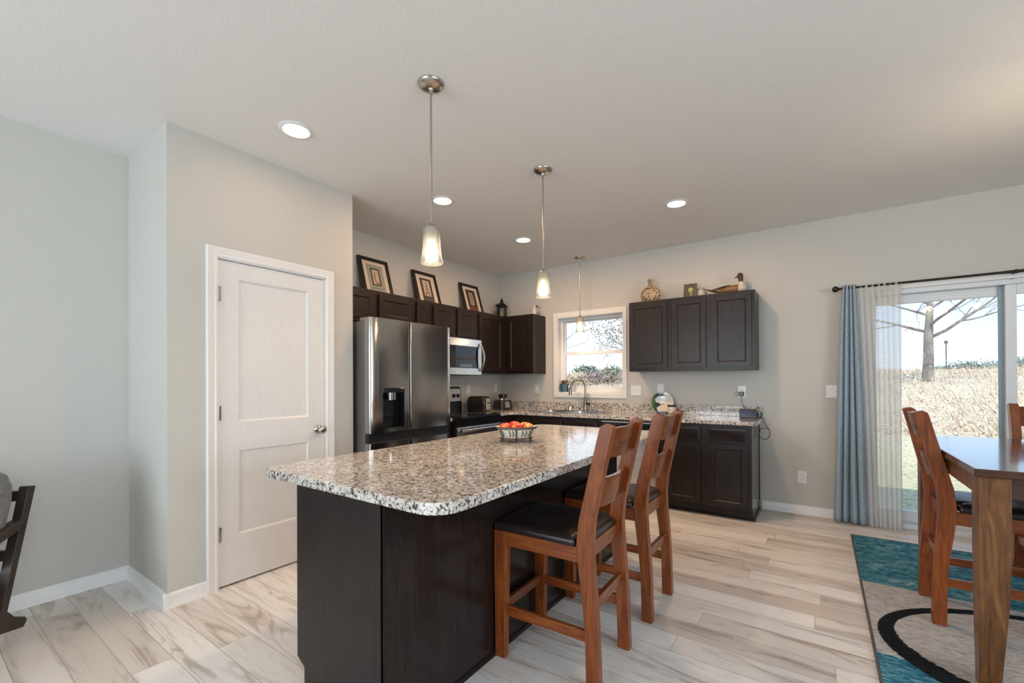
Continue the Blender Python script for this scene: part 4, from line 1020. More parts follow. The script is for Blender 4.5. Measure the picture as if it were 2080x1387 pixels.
pl = thing('decorative_plate', 'round painted plate in green, white and cream on a black stand', 'plate', (-1.41, 4.86, ZC), radians(8), local=True)
def plate_mat():
    m, n, l, b = new_mat('painted_plate'); t_ = n.new('ShaderNodeTexCoord'); s = n.new('ShaderNodeSeparateXYZ'); l.new(t_.outputs['Object'], s.inputs[0])
    x, z = s.outputs[0], s.outputs[2]
    wob = noise(n, l, coords(n, l), 26, 3)
    wx = math_(n, l, 'ADD', x, math_(n, l, 'MULTIPLY', math_(n, l, 'SUBTRACT', wob, .5), .07))
    c = cramp(n, l, math_(n, l, 'ADD', math_(n, l, 'MULTIPLY', wx, 4.0), .5), [(.05, (.10, .17, .04)), (.22, (.02, .07, .03)), (.50, (.02, .025, .03)), (.62, (.68, .62, .54))])
    def blob(cx, cz, rx, rz):
        a = math_(n, l, 'POWER', math_(n, l, 'DIVIDE', math_(n, l, 'SUBTRACT', wx, cx), rx), 2); a.node.inputs[0].links[0]
        d = math_(n, l, 'POWER', math_(n, l, 'DIVIDE', math_(n, l, 'SUBTRACT', z, cz), rz), 2)
        return math_(n, l, 'LESS_THAN', math_(n, l, 'ADD', a, d), 1)
    c = mixc(n, l, blob(-.012, .155, .062, .045), c, (.62, .68, .66)); c = mixc(n, l, blob(-.008, .06, .05, .045), c, (.66, .63, .57))
    c = mixc(n, l, blob(-.05, .105, .03, .022), c, (.03, .04, .055))
    l.new(c, b.inputs['Base Color']); b.inputs['Roughness'].default_value = .15; return m
TM = Matrix.Translation((0, 0, .125)) @ Matrix.Rotation(radians(-12), 4, 'X') @ Matrix.Rotation(pi/2, 4, 'X')
part('dish', MB().lathe([(.001, 0), (.07, 0), (.085, .006), (.112, .012), (.117, .014), (.117, .017), (.11, .016), (.083, .010), (.068, .004), (.001, .004)], seg=48, M=TM), plate_mat(), pl, smooth=50)
mb = MB()
for s in (-1, 1):
    mb.tube([(s*.045, .05, 0.003), (s*.045, -.04, .003), (s*.045, -.055, .02), (s*.045, -.05, .03)], .004, 8); mb.tube([(s*.045, .05, .003), (s*.03, .045, .1)], .004, 8)
mb.tube([(-.045, -.03, .004), (.045, -.03, .004)], .004, 8); mb.box(-.055, .055, -.045, -.03, 0, .03); mb.tube([(-.03, .045, .1), (.03, .045, .1)], .004, 8)
part('stand', mb, 'plastic_black', pl)
cd = thing('jar_candle', 'cream jar candle with dark lid beside the decorative plate', 'candle', (-1.282, 4.75, ZC))
part('jar', MB().lathe([(.038, ZC), (.041, ZC+.004), (.041, ZC+.085), (.038, ZC+.09), (.001, ZC+.09)], -1.282, 4.75, 28), pm('cream_ceramic', (.62, .56, .45), (.55, .49, .4), 30, .35), cd)
part('lid', MB().lathe([(.042, ZC+.09), (.043, ZC+.092), (.043, ZC+.107), (.041, ZC+.11), (.001, ZC+.11)], -1.282, 4.75, 28), 'plastic_black', cd)
part('label_band', MB().lathe([(.0414, ZC+.012), (.0414, ZC+.02)], -1.282, 4.75, 28, caps=False), 'rubber', cd)

sdp = thing('smart_display', 'small black smart display with dark blue screen at the counter end', 'smart display', (-.57, 4.79, ZC), radians(4), local=True)
part('body', MB().prism([(-.045, 0), (.04, 0), (.03, .02), (-.02, .088), (-.035, .085)], 'x', -.075, .075), 'plastic_black', sdp, bevel=.006)
def screen_mat():
    m, n, l, b = new_mat('display_screen'); f = noise(n, l, coords(n, l), 28, 3)
    c = cramp(n, l, f, [(.4, (.012, .016, .05)), (.55, (.03, .05, .16)), (.66, (.06, .03, .12)), (.74, (.14, .10, .07))])
    b.inputs['Base Color'].default_value = (.01, .01, .015, 1); b.inputs['Roughness'].default_value = .1
    l.new(c, b.inputs['Emission Color']); b.inputs['Emission Strength'].default_value = .3; return m
SM = Matrix.Translation((0, -.0405, .043)) @ Matrix.Rotation(radians(-6.7), 4, 'X')
part('screen', MB().box(-.064, .064, -.003, 0, -.033, .033, M=SM), screen_mat(), sdp)
chg = thing('phone_charger', 'black plug-in charger with grey cord running down to the display', 'charger', (-.650, YB-.02, 1.128))
part('plug', MB().box(-.672, -.626, YB-.045, YB-.0085, 1.105, 1.150), 'plastic_black', chg, bevel=.006)
part('cord', MB().tube([(-.649, YB-.028, 1.106), (-.650, YB-.03, 1.075), (-.645, YB-.032, 1.04), (-.625, YB-.04, 1.01), (-.61, YB-.06, .975), (-.60, 4.86, .93), (-.585, 4.834, .915)], .0028, 8), pm('grey_cord', (.16, .15, .14), None, 40, .5), chg)
mb = MB()
lp = [(-.50, 4.80, ZC+.005), (-.47, 4.80, ZC+.006), (-.450, 4.795, ZC+.003), (-.436, 4.79, ZC-.035), (-.415, 4.79, ZC-.075), (-.393, 4.79, ZC-.115), (-.392, 4.79, ZC-.155), (-.41, 4.79, ZC-.19), (-.44, 4.79, ZC-.197), (-.468, 4.795, ZC-.185), (-.480, 4.80, ZC-.15), (-.468, 4.80, ZC-.105), (-.44, 4.805, ZC-.092), (-.41, 4.81, ZC-.10), (-.396, 4.815, ZC-.112)]
pts = []
for i in range(len(lp)-1):
    P = [Vector(lp[max(i-1, 0)]), Vector(lp[i]), Vector(lp[i+1]), Vector(lp[min(i+2, len(lp)-1)])]
    for k_ in range(6):
        t_ = k_/6; pts.append(.5*((2*P[1])+(-P[0]+P[2])*t_+(2*P[0]-5*P[1]+4*P[2]-P[3])*t_*t_+(-P[0]+3*P[1]-3*P[2]+P[3])*t_**3))
mb.tube(pts, .0028, 8)
tag(part('power_cord', mb, 'rubber'), 'dark cord looping off the right end of the back counter', 'cord')
gv = MB().lathe([(.018, ZC), (.022, ZC+.004), (.024, ZC+.05), (.022, ZC+.05), (.020, ZC+.006), (.001, ZC+.006)], -.482, 4.875, 20)
tag(part('glass_votive', gv, glass_mat('votive_glass', (.75, .82, .82), 1.5)), 'small clear glass votive to the right of the smart display', 'candle holder')

# window sill items
px, py, pz = WX0+.078, YB+.04, WZ0+.0105
po = thing('planter', 'teal round pot with dry brown sprigs on the window sill', 'planter', (px, py, pz))
part('pot', MB().lathe([(.050, pz), (.056, pz+.004), (.058, pz+.105), (.054, pz+.105), (.052, pz+.07), (.001, pz+.07)], px, py, 32), pm('teal_glaze', (.035, .105, .125), (.05, .13, .15), 30, .35), po)
mb = MB(); random.seed(3)
for i in range(14):
    a = random.uniform(0, 2*pi); r = random.uniform(0, .026); mb.ball((px-.012+r*cos(a), py+r*.8*sin(a), pz+.11+random.uniform(-.008, .032)), random.uniform(.011, .017), 8, 6)
part('dried_cluster', mb, pm('dried_brown', (.13, .055, .03), (.22, .10, .06), 60, .8), po)
mb = MB(); mb.tube([(px+.02, py, pz+.07), (px+.024, py, pz+.155)], [.003, .007], 8); mb.tube([(px+.036, py-.006, pz+.07), (px+.043, py-.008, pz+.145)], [.003, .006], 8); part('sprig', mb, 'armwood', po)
qx, qy = WX0+.187, YB+.036
pq = thing('planter', 'small white square pot with a yellow flower on the window sill', 'planter', (qx, qy, pz))
part('pot', MB().loft([[(qx-.034, qy-.032, pz), (qx+.034, qy-.032, pz), (qx+.034, qy+.032, pz), (qx-.034, qy+.032, pz)], [(qx-.042, qy-.036, pz+.083), (qx+.042, qy-.036, pz+.083), (qx+.042, qy+.036, pz+.083), (qx-.042, qy+.036, pz+.083)]]), pm('white_pot', (.66, .66, .69), (.6, .6, .64), 30, .4), pq, bevel=.003)
mb = MB(); mb.box(qx-.03, qx-.018, qy-.0352, qy-.034, pz+.03, pz+.05); part('painted_mark', mb, pm('red_mark', (.5, .12, .08), None, 30, .5), pq)
mb = MB()
for i in range(7): mb.ball((qx-.012+.012*cos(i*.9), qy+.01*sin(i*.9), pz+.118+.006*sin(i*2)), .009, 8, 6)
part('blossom', mb, pm('yellow_petal', (.55, .33, .04), None, 30, .7), pq)
part('flower_stem', MB().tube([(qx-.012, qy, pz+.08), (qx-.012, qy, pz+.115)], .003, 6), 'armwood', pq)

# ------------------------------------------------------------------ above the cabinets
def picture(yc, label, print_kind):
    t = thing('framed_print', label, 'picture', (XL+.145, yc, UZ1+.001), 0, 'framed travel prints', local=True)
    W, Hh, fw = .355, .405, .036
    th = math.asin(.118/Hh)
    # local plane: y horizontal, p up along the tilt; front faces +x
    M = Matrix.Rotation(-th, 4, 'Y')
    def bx(mb, y0, y1, z0, z1, x0, x1): return mb.box(x0, x1, y0, y1, z0, z1, M=M)
    mb = MB(); bx(mb, -W/2, -W/2+fw, 0, Hh, -.018, .004); bx(mb, W/2-fw, W/2, 0, Hh, -.018, .004); bx(mb, -W/2+fw, W/2-fw, 0, fw, -.018, .004); bx(mb, -W/2+fw, W/2-fw, Hh-fw, Hh, -.018, .004)
    part('frame', mb, pm('frame_black', (.012, .010, .009), None, 40, .35), t, bevel=.002)
    mat_ = part('mat_board', bx(MB(), -W/2+fw, W/2-fw, fw, Hh-fw, -.014, -.006), pm('mat_cream', (.66, .57, .46), (.64, .55, .44), 60, .8), t)
    def q(nm, y0, y1, z0, z1, lvl, c, par=mat_):
        return part(nm, bx(MB(), y0, y1, z0, z1, -.006, -.0055+.0004*lvl), pm('ink_'+nm, c, None, 60, .7), par)
    def text(s_, z, size, c):
        cu_ = bpy.data.curves.new('lettering', 'FONT'); cu_.body = s_; cu_.size = size; cu_.align_x = 'CENTER'; cu_.extrude = .0002; cu_.space_character = 1.15
        tmp = bpy.data.objects.new('lettering_curve', cu_); COL.objects.link(tmp)
        me_ = bpy.data.meshes.new_from_object(tmp.evaluated_get(bpy.context.evaluated_depsgraph_get())); bpy.data.objects.remove(tmp); bpy.data.curves.remove(cu_)
        me_.materials.clear(); me_.materials.append(pm('ink_letter', c, None, 60, .7))
        o = bpy.data.objects.new('lettering', me_); COL.objects.link(o); o.parent = mat_
        o.matrix_local = M @ Matrix.Translation((-.0035, 0, z)) @ Matrix(((0, 0, 1, 0), (1, 0, 0, 0), (0, 1, 0, 0), (0, 0, 0, 1)))
    if print_kind == 0:
        q('print_edge', -.094, .094, .048, .333, 0, (.03, .03, .03)); q('print', -.091, .091, .051, .330, 1, (.33, .36, .31)); q('print_border', -.058, .052, .108, .298, 2, (.10, .05, .035)); q('print_scene', -.040, .034, .124, .280, 3, (.62, .48, .33))
        q('print_tower', -.020, -.006, .140, .250, 4, (.22, .17, .18)); q('print_base', -.012, .030, .128, .146, 4, (.30, .13, .08)); text('LONDON', .068, .030, (.09, .08, .04))
    elif print_kind == 1:
        q('print', -.085, .085, .048, .33, 1, (.06, .045, .055)); q('print_scene', -.052, .052, .115, .305, 2, (.58, .45, .38))
        mb = MB()
        for s in (-1, 1): mb.loft([[M @ Vector((-.0042, s*.034-.006, .118)), M @ Vector((-.0042, s*.034+.006, .118)), M @ Vector((-.0038, s*.034+.006, .118)), M @ Vector((-.0038, s*.034-.006, .118))], [M @ Vector((-.0042, s*.014-.005, .165)), M @ Vector((-.0042, s*.014+.005, .165)), M @ Vector((-.0038, s*.014+.005, .165)), M @ Vector((-.0038, s*.014-.005, .165))], [M @ Vector((-.0042, -.0022, .29)), M @ Vector((-.0042, .0022, .29)), M @ Vector((-.0038, .0022, .29)), M @ Vector((-.0038, -.0022, .29))]])
        part('print_tower', mb, pm('ink_iron', (.12, .07, .05), None, 60, .7), mat_); q('print_band', -.03, .03, .150, .157, 5, (.12, .07, .05)); text('PARIS', .066, .036, (.11, .12, .15))
    else:
        q('print', -.088, .088, .048, .33, 1, (.075, .035, .028)); q('print_halo', -.038, .036, .13, .295, 2, (.40, .37, .31)); q('print_tower', -.017, .015, .14, .275, 3, (.28, .20, .15)); q('print_base', -.022, .022, .122, .14, 3, (.5, .4, .32)); q('print_ground', -.088, .088, .048, .10, 2, (.17, .055, .028))
    return t
picture(2.785, 'leftmost framed print with a grey-green poster reading LONDON on top of the cabinets', 0)
picture(3.475, 'middle framed print showing an iron lattice tower on top of the cabinets', 1)
picture(4.25, 'right framed print with reddish-brown poster of a pale round tower, near the lantern', 2)

lx, ly, lz = -3.52, 4.77, UZ1+.001
lt = thing('lantern', 'black metal lantern with a cream candle on top of the corner cabinet', 'lantern', (lx, ly, lz), radians(20), local=True)
part('base', MB().box(-.06, .06, -.06, .06, 0, .012), 'black_metal', lt, bevel=.002)
mb = MB()
for sx in (-1, 1):
    for sy in (-1, 1): mb.box(sx*.05-.006, sx*.05+.006, sy*.05-.006, sy*.05+.006, .012, .155)
mb.box(-.058, .058, -.058, .058, .155, .165); part('frame', mb, 'black_metal', lt)
part('roof', MB().loft([[(-.075, -.075, .163), (.075, -.075, .163), (.075, .075, .163), (-.075, .075, .163)], [(-.07, -.07, .17), (.07, -.07, .17), (.07, .07, .17), (-.07, .07, .17)], [(-.025, -.025, .212), (.025, -.025, .212), (.025, .025, .212), (-.025, .025, .212)]]), 'black_metal', lt)
part('chimney', MB().lathe([(.02, .21), (.02, .232), (.028, .235), (.014, .25), (.008, .262), (.012, .27), (.001, .28)], seg=16), 'black_metal', lt)
mb = MB()
for s in (-1, 1): mb.box(s*.05-.0008, s*.05+.0008, -.044, .044, .012, .155); mb.box(-.044, .044, s*.05-.0008, s*.05+.0008, .012, .155)
part('glass', mb, 'lampglass', lt)
part('candle', MB().lathe([(.028, .012), (.028, .09), (.025, .093), (.001, .092)], seg=20), pm('candle_wax', (.62, .55, .38), None, 30, .6), lt)
bdx, bdy = -3.02, 4.80
bd = thing('bird_figurine', 'small white bird figurine with a dark wing on the corner cabinet', 'figurine', (bdx, bdy, UZ1+.001), radians(35), local=True)
mb = MB(); mb.lathe([(.028, 0), (.034, .02), (.032, .05), (.022, .085), (.015, .105)], seg=18); mb.ball((.002, 0, .118), .020, 14, 10, (1.15, .9, 1)); mb.loft([[(.016+.02*i, .006*cos(2*pi*k_/8)*(1-.28*i), .122-.006*i+.006*sin(2*pi*k_/8)*(1-.28*i)) for k_ in range(8)] for i in range(3)])
part('body', mb, pm('bird_white', (.62, .58, .50), (.55, .51, .44), 30, .5), bd, smooth=60)
part('beak', MB().tube([(.018, 0, .128), (.045, 0, .112), (.062, 0, .098)], [.010, .008, .003], 8), 'plastic_black', bd)
tag(part('white_trinket', MB().ball((-3.13, 4.77, UZ1+.013), .012, 12, 8, (1.8, 1, 1)), 'plastic_white'), 'tiny white trinket lying left of the bird figurine', 'ornament')

# vase, photo, jar, duck
vx, vy, vz = -1.515, 4.80, UZ1+.001
def spot_mat():
    m, n, l, b = new_mat('spotted_glaze'); vo = n.new('ShaderNodeTexVoronoi'); vo.inputs['Scale'].default_value = 42; vo.inputs['Randomness'].default_value = .35
    l.new(coords(n, l, (1, 1, .8)), vo.inputs['Vector'])
    l.new(mixc(n, l, math_(n, l, 'LESS_THAN', vo.outputs['Distance'], .36), (.42, .31, .19), (.045, .022, .014)), b.inputs['Base Color']); b.inputs['Roughness'].default_value = .35; return m
va = thing('flask_vase', 'round flask-shaped vase with dark spots on the wall cabinet', 'vase', (vx, vy, vz), local=True)
part('body', MB().lathe([(.05, 0), (.085, .02), (.108, .06), (.112, .09), (.10, .13), (.07, .165), (.034, .185), (.027, .20)], seg=40, sy=.55), spot_mat(), va, smooth=60)
part('neck', MB().lathe([(.027, .198), (.026, .225), (.030, .24), (.031, .262), (.028, .266), (.024, .264), (.022, .24), (.001, .23)], seg=28, sy=.8), spot_mat(), va, smooth=60)
ph = thing('small_picture', 'small dark square picture with a pale flower on the wall cabinet', 'picture', (-1.105, 4.80, UZ1+.001), local=True)
PMx = Matrix.Rotation(radians(-12), 4, 'X')
part('panel', MB().box(-.064, .064, -.006, .006, 0.0015, .165, M=PMx), pm('photo_dark', (.055, .06, .035), (.09, .09, .05), 14, .4), ph)
part('flower_image', MB().loft([[PMx @ Vector((.004+.024*k_*cos(2*pi*i/20), -.0062-.0006*j, .098+.026*k_*sin(2*pi*i/20))) for i in range(20)] for j, k_ in enumerate((1, .6, .1))]).loft([[PMx @ Vector((.010+.007*cos(2*pi*i/12), -.0062-.0005*j, .052+.022*sin(2*pi*i/12))) for i in range(12)] for j in range(2)]), pm('photo_pale', (.45, .42, .20), (.3, .3, .14), 60, .5), ph)
jr = thing('glass_jar', 'small pale jar behind the dark square picture', 'jar', (-1.01, 4.87, UZ1+.001))
jz = UZ1+.001
part('jar', MB().lathe([(.036, jz), (.040, jz+.01), (.040, jz+.08), (.034, jz+.09)], -1.01, 4.87, 24), pm('jar_pale', (.60, .55, .47), (.5, .46, .4), 30, .25), jr)
part('lid', MB().lathe([(.040, jz+.09), (.040, jz+.107), (.037, jz+.11), (.001, jz+.111)], -1.01, 4.87, 24), pm('jar_lid', (.36, .34, .31), None, 30, .4), jr)
dk = thing('wooden_duck', 'carved wooden duck with brown head and white breast on the wall cabinet', 'figurine', (-.72, 4.80, UZ1+.001), radians(0), local=True)
def body_sec(x, ry, rz, zc): return [(x, ry*cos(2*pi*k_/20), zc+rz*sin(2*pi*k_/20)) for k_ in range(20)]
part('body', MB().loft([body_sec(-.15, .006, .005, .055), body_sec(-.10, .04, .028, .042), body_sec(-.03, .058, .043, .045), body_sec(.04, .058, .045, .046), body_sec(.075, .05, .043, .047)]), pm('duck_tan', (.16, .075, .03), (.24, .12, .05), 18, .45, stretch=(.6, 3, 3)), dk, smooth=70)
part('breast', MB().loft([body_sec(.073, .05, .043, .047), body_sec(.105, .046, .045, .052), body_sec(.128, .03, .036, .055), body_sec(.14, .008, .012, .055)]).loft([[(.093+.026*cos(2*pi*k_/16)*s_, .024*sin(2*pi*k_/16)*s_, z) for k_ in range(16)] for s_, z in ((1.2, .075), (1.0, .098), (.8, .115))]), pm('duck_white', (.62, .55, .45), None, 30, .5), dk, smooth=70)
part('head', MB().loft([[(.093+x+r*cos(2*pi*k_/16), r*.85*sin(2*pi*k_/16), z) for k_ in range(16)] for r, z, x in ((.020, .110, 0), (.021, .135, -.002), (.025, .16, -.006), (.026, .178, -.008), (.021, .195, -.009), (.008, .203, -.008))]), pm('duck_brown', (.05, .015, .012), (.075, .025, .018), 30, .35), dk, smooth=70)
part('bill', MB().loft([[(x, w2_*cos(2*pi*k_/10), z+h2*sin(2*pi*k_/10)) for k_ in range(10)] for x, w2_, h2, z in ((.065, .011, .008, .168), (.050, .011, .005, .163), (.036, .009, .003, .161))]), 'plastic_black', dk)
part('wing', MB().loft([[(x, -.035+w2_*cos(2*pi*k_/10), z+.004*sin(2*pi*k_/10)) for k_ in range(10)] for x, w2_, z in ((-.16, .004, .058), (-.10, .016, .070), (-.04, .02, .080), (.0, .004, .083))]), pm('duck_dark', (.02, .014, .012), None, 30, .5), dk)
part('tail', MB().tube([(-.12, 0, .042), (-.17, 0, .055), (-.235, 0, .078)], [.016, .009, .003], 8), pm('duck_tail', (.03, .02, .016), None, 30, .5), dk)
tag(part('pebble', MB().ball((-.555, 4.82, UZ1+.012), .011, 12, 8, (1.6, 1, .9)), pm('pebble_grey', (.3, .29, .26), None, 30, .7)), 'small grey pebble right of the wooden duck', 'ornament')

# ------------------------------------------------------------------ armchair at the left edge
AR = radians(45); AW = .60
ac = thing('armchair', 'dark wood framed armchair with grey cushions at the left edge of the picture', 'armchair', (-3.530, -.130, 0), AR, local=True)
# local: x across (AW = the side toward the kitchen), faces -y
for x in (.0, AW):
    t_ = .042
    part('back_post', MB().prism([(-.026, .19), (.008, .20), (.156, .757), (.116, .763)], 'x', x-t_/2, x+t_/2), 'armwood', ac, bevel=.004)
    part('rear_leg', MB().prism([(.106, .118), (.086, .09), (-.05, .122), (-.10, .115), (-.30, 0), (-.36, 0), (-.13, .205), (-.05, .225), (0, .215), (.04, .165), (.095, .137)], 'x', x-t_/2-.003, x+t_/2+.003), 'armwood', ac, bevel=.005)
    part('arm_rest', MB().prism([(.085, .612), (-.05, .578), (-.30, .55), (-.66, .545), (-.66, .51), (-.30, .512), (-.05, .528), (.06, .562)], 'x', x-.028, x+.028), 'armwood', ac, bevel=.008)
    part('front_leg', MB().prism([(-.63, 0), (-.585, 0), (-.575, .515), (-.62, .515)], 'x', x-t_/2, x+t_/2), 'armwood', ac, bevel=.004)
for z, y in ((.715, .125), (.45, .055), (.25, .004)): part('back_rail', MB().box(.022, AW-.022, y-.012, y+.012, z-.024, z+.024), 'armwood', ac, bevel=.003)
part('seat_rail', MB().box(.022, AW-.022, -.60, -.58, .22, .28), 'armwood', ac, bevel=.003)
def cushion(mb, cx, cyy, cz, sx, sy, sz, M):
    rings = []; N = 32; e_ = 4.2
    for j in range(13):
        ph_ = -pi/2+pi*j/12; cz_ = math.copysign(abs(sin(ph_))**.7, sin(ph_)); cr_ = max(abs(cos(ph_))**.45, .02)
        ring = []
        for i in range(N):
            a = 2*pi*i/N; ca, sa = cos(a), sin(a)
            r_ = (abs(ca)**e_+abs(sa)**e_)**(-1/e_)
            ring.append(M @ Vector((cx+sx*r_*ca*cr_, cyy+sy*r_*sa*cr_, cz+sz*cz_)))
        rings.append(ring)
    return mb.loft(rings)
part('back_cushion', cushion(MB(), 0, 0, 0, .265, .25, .082, Matrix.Translation((AW/2+.035, .002, .63)) @ Matrix.Rotation(radians(-15), 4, 'X') @ Matrix.Rotation(pi/2, 4, 'X')), 'cushion', ac, smooth=60)
part('seat_cushion', cushion(MB(), 0, 0, 0, .265, .29, .065, Matrix.Translation((AW/2, -.335, .335)) @ Matrix.Rotation(radians(4), 4, 'X')), 'cushion', ac, smooth=60)
part('lower_cushion', cushion(MB(), 0, 0, 0, .265, .10, .05, Matrix.Translation((AW/2+.015, -.055, .29)) @ Matrix.Rotation(radians(-15), 4, 'X') @ Matrix.Rotation(pi/2, 4, 'X')), 'cushion', ac, smooth=60)

# ------------------------------------------------------------------ outdoors
def ground_z(x, y):
    P = [(5.0, -.16), (8.5, -.02), (11, .42), (15, 1.12), (19, 1.48), (24, 1.62), (34, 1.72), (60, 2.0), (120, 2.6)]
    for (a, za), (b_, zb) in zip(P, P[1:]):
        if y <= b_:
            t_ = max(0, (y-a)/(b_-a)); return za+(zb-za)*t_+.05*sin(x*.7+y*.4)*(min(1, max(0, (y-8)/5)))
    return P[-1][1]
def field_mat():
    m, n, l, b = new_mat('dry_field')
    a = noise(n, l, coords(n, l), 1.1, 5, .7, .5); f = noise(n, l, coords(n, l), 16, 5, .8)
    c = cramp(n, l, f, [(.34, (.34, .27, .19)), (.5, (.58, .51, .38)), (.66, (.76, .70, .56))])
    t_ = n.new('ShaderNodeTexCoord'); s = n.new('ShaderNodeSeparateXYZ'); l.new(t_.outputs['Object'], s.inputs[0])
    lawn = cramp(n, l, f, [(.34, (.25, .25, .12)), (.5, (.48, .45, .28)), (.66, (.66, .61, .43))])
    c = mixc(n, l, cramp_fac(n, l, math_(n, l, 'ADD', s.outputs[1], math_(n, l, 'MULTIPLY', a, 4)), 10, 13), lawn, c)
    l.new(c, b.inputs['Base Color']); b.inputs['Roughness'].default_value = .95; bump(n, l, b, f, .8, .05); return m
def gfn(u, v):
    y = 5.1+(v**2.2)*115; x = -70+u*140
    if v < .55: x *= .5+.5*v/.55
    return (x, y, ground_z(x, y))
gr = part('ground_field', MB().grid(gfn, 90, 90), field_mat(), smooth=180); gr['kind'] = 'structure'
# tall dry weeds on the bank: uncountable, one object
random.seed(11); mb = MB()
def blade(bmv, x, y, z, h_, w_, lean):
    a = random.uniform(0, pi); dx, dy = w_*cos(a), w_*sin(a); lx_, ly_ = lean*cos(a+1), lean*sin(a+1)
    v = [bmv.verts.new(p) for p in ((x-dx, y-dy, z), (x+dx, y+dy, z), (x+lx_, y+ly_, z+h_))]; bmv.faces.new(v)
def leaf(bmv, x, y, z, s_):
    a = Vector((random.gauss(0, 1), random.gauss(0, 1), random.gauss(0, 1))).normalized()*s_; b_ = a.orthogonal().normalized()*s_*.55; q = Vector((x, y, z))
    bmv.faces.new([bmv.verts.new(q+c__) for c__ in (-a, b_, a, -b_)])
for i in range(42000):
    y = 10.3+(random.random()**1.3)*14
    x = random.uniform(-.75*y, .62*y)
    if x < -.28*y-1 and x > -.36*y+30: continue
    if random.random() < .22: blade(mb.bm, x, y, ground_z(x, y)-.02, random.uniform(.10, .34), random.uniform(.006, .013), random.uniform(0, .25))
    else: leaf(mb.bm, x, y, ground_z(x, y)+random.uniform(0, .2)**1.3, random.uniform(.012, .036))
def weed_mat():
    m, n, l, b = new_mat('dry_weeds'); f = noise(n, l, coords(n, l), 6, 8, .9)
    l.new(cramp(n, l, f, [(.36, (.26, .19, .13)), (.46, (.50, .40, .27)), (.54, (.60, .44, .38)), (.64, (.78, .72, .55))]), b.inputs['Base Color']); b.inputs['Roughness'].default_value = .9; return m
tag(part('dry_weeds', mb, weed_mat(), smooth=10), 'tall tan weeds covering the bank beyond the lawn', 'weeds', kind='stuff')

def grow(mb, p, d, L_, r, depth, tips, spread=.55, nseg=4, up=.12):
    pts = [p.copy()]; rs = [r]
    for i in range(nseg):
        d = (d+Vector((random.gauss(0, .10), random.gauss(0, .10), random.gauss(0, .06)+up*.3))).normalized()
        p = p+d*L_/nseg; pts.append(p.copy()); rs.append(r*(1-.45*(i+1)/nseg))
    mb.tube(pts, rs, 7 if depth > 2 else 4)
    if depth == 0: tips.extend(pts[1:]); return
    for k_ in range(random.choice((2, 3, 3))):
        j = random.randint(1, nseg); q = pts[j]
        ax = d.orthogonal(); ax.rotate(Matrix.Rotation(random.uniform(0, 2*pi), 3, d)); nd_ = (d+ax*random.uniform(spread*.7, spread*1.6)+Vector((0, 0, up))).normalized()
        grow(mb, q, nd_, L_*random.uniform(.55, .8), rs[j]*.62, depth-1, tips, spread, nseg, up)
    grow(mb, pts[-1], d, L_*.75, rs[-1], depth-1, tips, spread, nseg, up)
def leaves(tips, n_, size, jitter):
    mb = MB()
    for i in range(n_):
        q = random.choice(tips)+Vector((random.gauss(0, jitter), random.gauss(0, jitter), random.gauss(0, jitter)))
        a = Vector((random.gauss(0, 1), random.gauss(0, 1), random.gauss(0, 1))).normalized()*size*random.uniform(.6, 1.3); b_ = a.orthogonal().normalized()*a.length*.6
        mb.bm.faces.new([mb.bm.verts.new(q+c__) for c__ in (-a, b_, a, -b_)])
    return mb
MT['bark'] = pm('grey_bark', (.17, .15, .135), (.30, .265, .235), 9, .9, bmp=.4, stretch=(1, 1, .3))
MT['darktwig'] = pm('dark_twigs', (.10, .085, .075), (.16, .14, .12), 9, .9)
def ray_pt(u, v, Y):
    d = _r3*((u-1040)/FPX)+_f2+_u3*((HORIZON-v)/FPX); return Vector((0, 0, CAM_H))+d*(Y/d.y)
def tree(u, vbase, Y, h_, r, label, seedv, leafmat=None, nleaf=0, lsize=.05, trunk=.34, depth=4, spread=.6, first=None):
    random.seed(seedv); b0 = ray_pt(u, vbase, Y); b0.z = ground_z(b0.x, Y)-.05
    t = thing('tree', label, 'tree', b0, local=True); tips = []; mb = MB()
    th_ = h_*trunk
    mb.tube([Vector((0, 0, 0)), Vector((.004*h_, 0, th_*.5)), Vector((.004*h_, 0, th_)), Vector((.010*h_, 0, th_*1.6)), Vector((.006*h_, 0, h_*.85))], [r*1.2, r, r*.9, r*.6, r*.1], 12)
    for i in range(9):
        z = th_*(.95+.12*i); a = i*2.4+.4; q = Vector((.006*h_, 0, z))
        d = Vector((cos(a), sin(a), random.uniform(.25, .7))).normalized()
        grow(mb, q, d, h_*random.uniform(.26, .36)*(1-.04*i), r*.38*(1-.05*i), depth-1, tips, spread, 5)
    part('trunk', mb, 'bark', t, smooth=60)
    if nleaf: part('leaves', leaves(tips, nleaf, lsize, .12), leafmat, t, smooth=10)
    return t
redleaf = pm('red_leaves', (.42, .12, .09), (.5, .2, .14), 4, .8); drab = pm('rust_leaves', (.16, .11, .075), (.33, .22, .15), 3, .8)
tree(1884, 770, 15.5, 5.6, .105, 'bare grey tree with a few red leaves seen through the patio door', 5, redleaf, 130, .035, trunk=.22, depth=4)
tree(1298, 770, 13.0, 3.3, .07, 'tree with rust-brown leaves at the right edge of the kitchen window view', 8, drab, 2200, .032, trunk=.30)
tree(1100, 770, 15.0, 4.6, .07, 'bare tree at the left edge of the kitchen window view', 9, None, 0, trunk=.3)
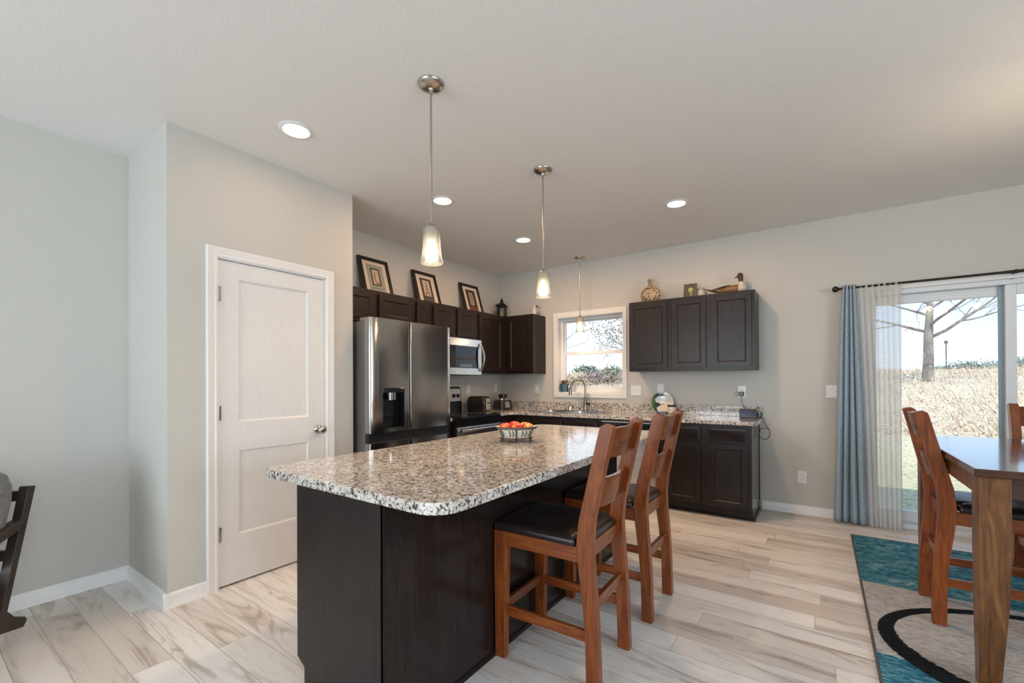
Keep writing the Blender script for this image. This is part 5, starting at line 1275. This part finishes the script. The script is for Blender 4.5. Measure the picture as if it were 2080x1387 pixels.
def shrub(u, Y, w_, h_, label, mat_, n_, seedv, name='shrub', cat='shrub', ls=.07):
    random.seed(seedv); b0 = ray_pt(u, 770, Y); b0.z = ground_z(b0.x, Y)-.05
    t = thing(name, label, cat, b0, local=True); pts = []
    for i in range(70):
        a = random.uniform(0, 2*pi); rr_ = math.sqrt(random.random()); z = random.random()
        k_ = math.sqrt(max(.05, 1-(z*1.0-.25)**2)); pts.append(Vector((w_/2*rr_*k_*cos(a), w_/2*rr_*k_*sin(a), h_*z*(1-.35*rr_))))
    part('foliage', leaves(pts, n_, ls, .13*w_**.5*.8), mat_, t, smooth=10)
    mb = MB()
    for i in range(9): mb.tube([Vector((0, 0, 0)), random.choice(pts)], [.03, .008], 5)
    part('stems', mb, 'darktwig', t)
    return t
g1 = pm('grey_green_leaf', (.20, .20, .14), (.34, .33, .23), 3, .8); g2 = pm('dark_green_leaf', (.04, .07, .045), (.085, .12, .075), 3, .8); g3 = pm('tan_leaf', (.30, .23, .15), (.45, .37, .25), 3, .8)
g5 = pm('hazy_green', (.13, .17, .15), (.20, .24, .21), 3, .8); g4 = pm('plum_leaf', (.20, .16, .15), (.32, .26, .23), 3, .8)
shrub(1190, 30, 1.7, .62, 'round dark evergreen on the skyline through the kitchen window', g5, 1600, 21, 'evergreen_tree', 'tree', .10)
shrub(1222, 15.4, 1.6, .42, 'plum-grey shrub in the middle of the kitchen window view', g4, 1800, 22, ls=.04)
shrub(1168, 14.8, 1.5, .33, 'tan bush at the left of the kitchen window view', g3, 1500, 23, ls=.035)
shrub(1260, 15.6, 1.5, .40, 'grey-green shrub at the right of the kitchen window view', g1, 1500, 24, ls=.04)
shrub(1243, 17.4, 1.4, .45, 'dark shrub behind the plum-grey one in the kitchen window view', g2, 1200, 25, ls=.045)
# skyline trees and a post seen through the patio door
for i, (u, Y, w_, h_) in enumerate([(1965, 62, 3.4, .9), (2005, 75, 5, 1.3), (1906, 86, 3.5, .8), (2076, 58, 4, 1.3)]):
    shrub(u, Y, w_, h_, ['far clump of trees on the skyline left of the patio door mullion', 'wide far clump of trees beside the patio door mullion', 'far clump of trees on the skyline just right of the bare trunk', 'far clump of trees right of the patio door mullion'][i], g5, 900, 31+i, 'distant_trees', 'trees', .14)
b0 = ray_pt(1922, 740, 26); b0.z = ground_z(b0.x, 26)
pt = thing('birdhouse_post', 'thin post with a small box standing in the field beyond the patio door', 'post', b0, local=True)
part('post', MB().cyl((0, 0, -.1), (0, 0, 1.15), .022, seg=8), 'darktwig', pt); part('box', MB().box(-.05, .05, -.05, .05, 1.12, 1.24), 'darktwig', pt)
hb = ray_pt(1237, 752, 60); hb.z = ground_z(hb.x, 60)-.2
hs = thing('far_house', 'pale yellow house far off beyond the kitchen window shrubs', 'house', hb, local=True)
part('walls', MB().box(-.42, .42, -.5, .5, 0, 1.25), pm('yellow_siding', (.72, .55, .25), None, 8, .8), hs)
part('roof', MB().prism([(-.48, 1.25), (.48, 1.25), (0, 1.7)], 'y', -.55, .55), pm('roof_tan', (.62, .55, .40), None, 8, .8), hs)
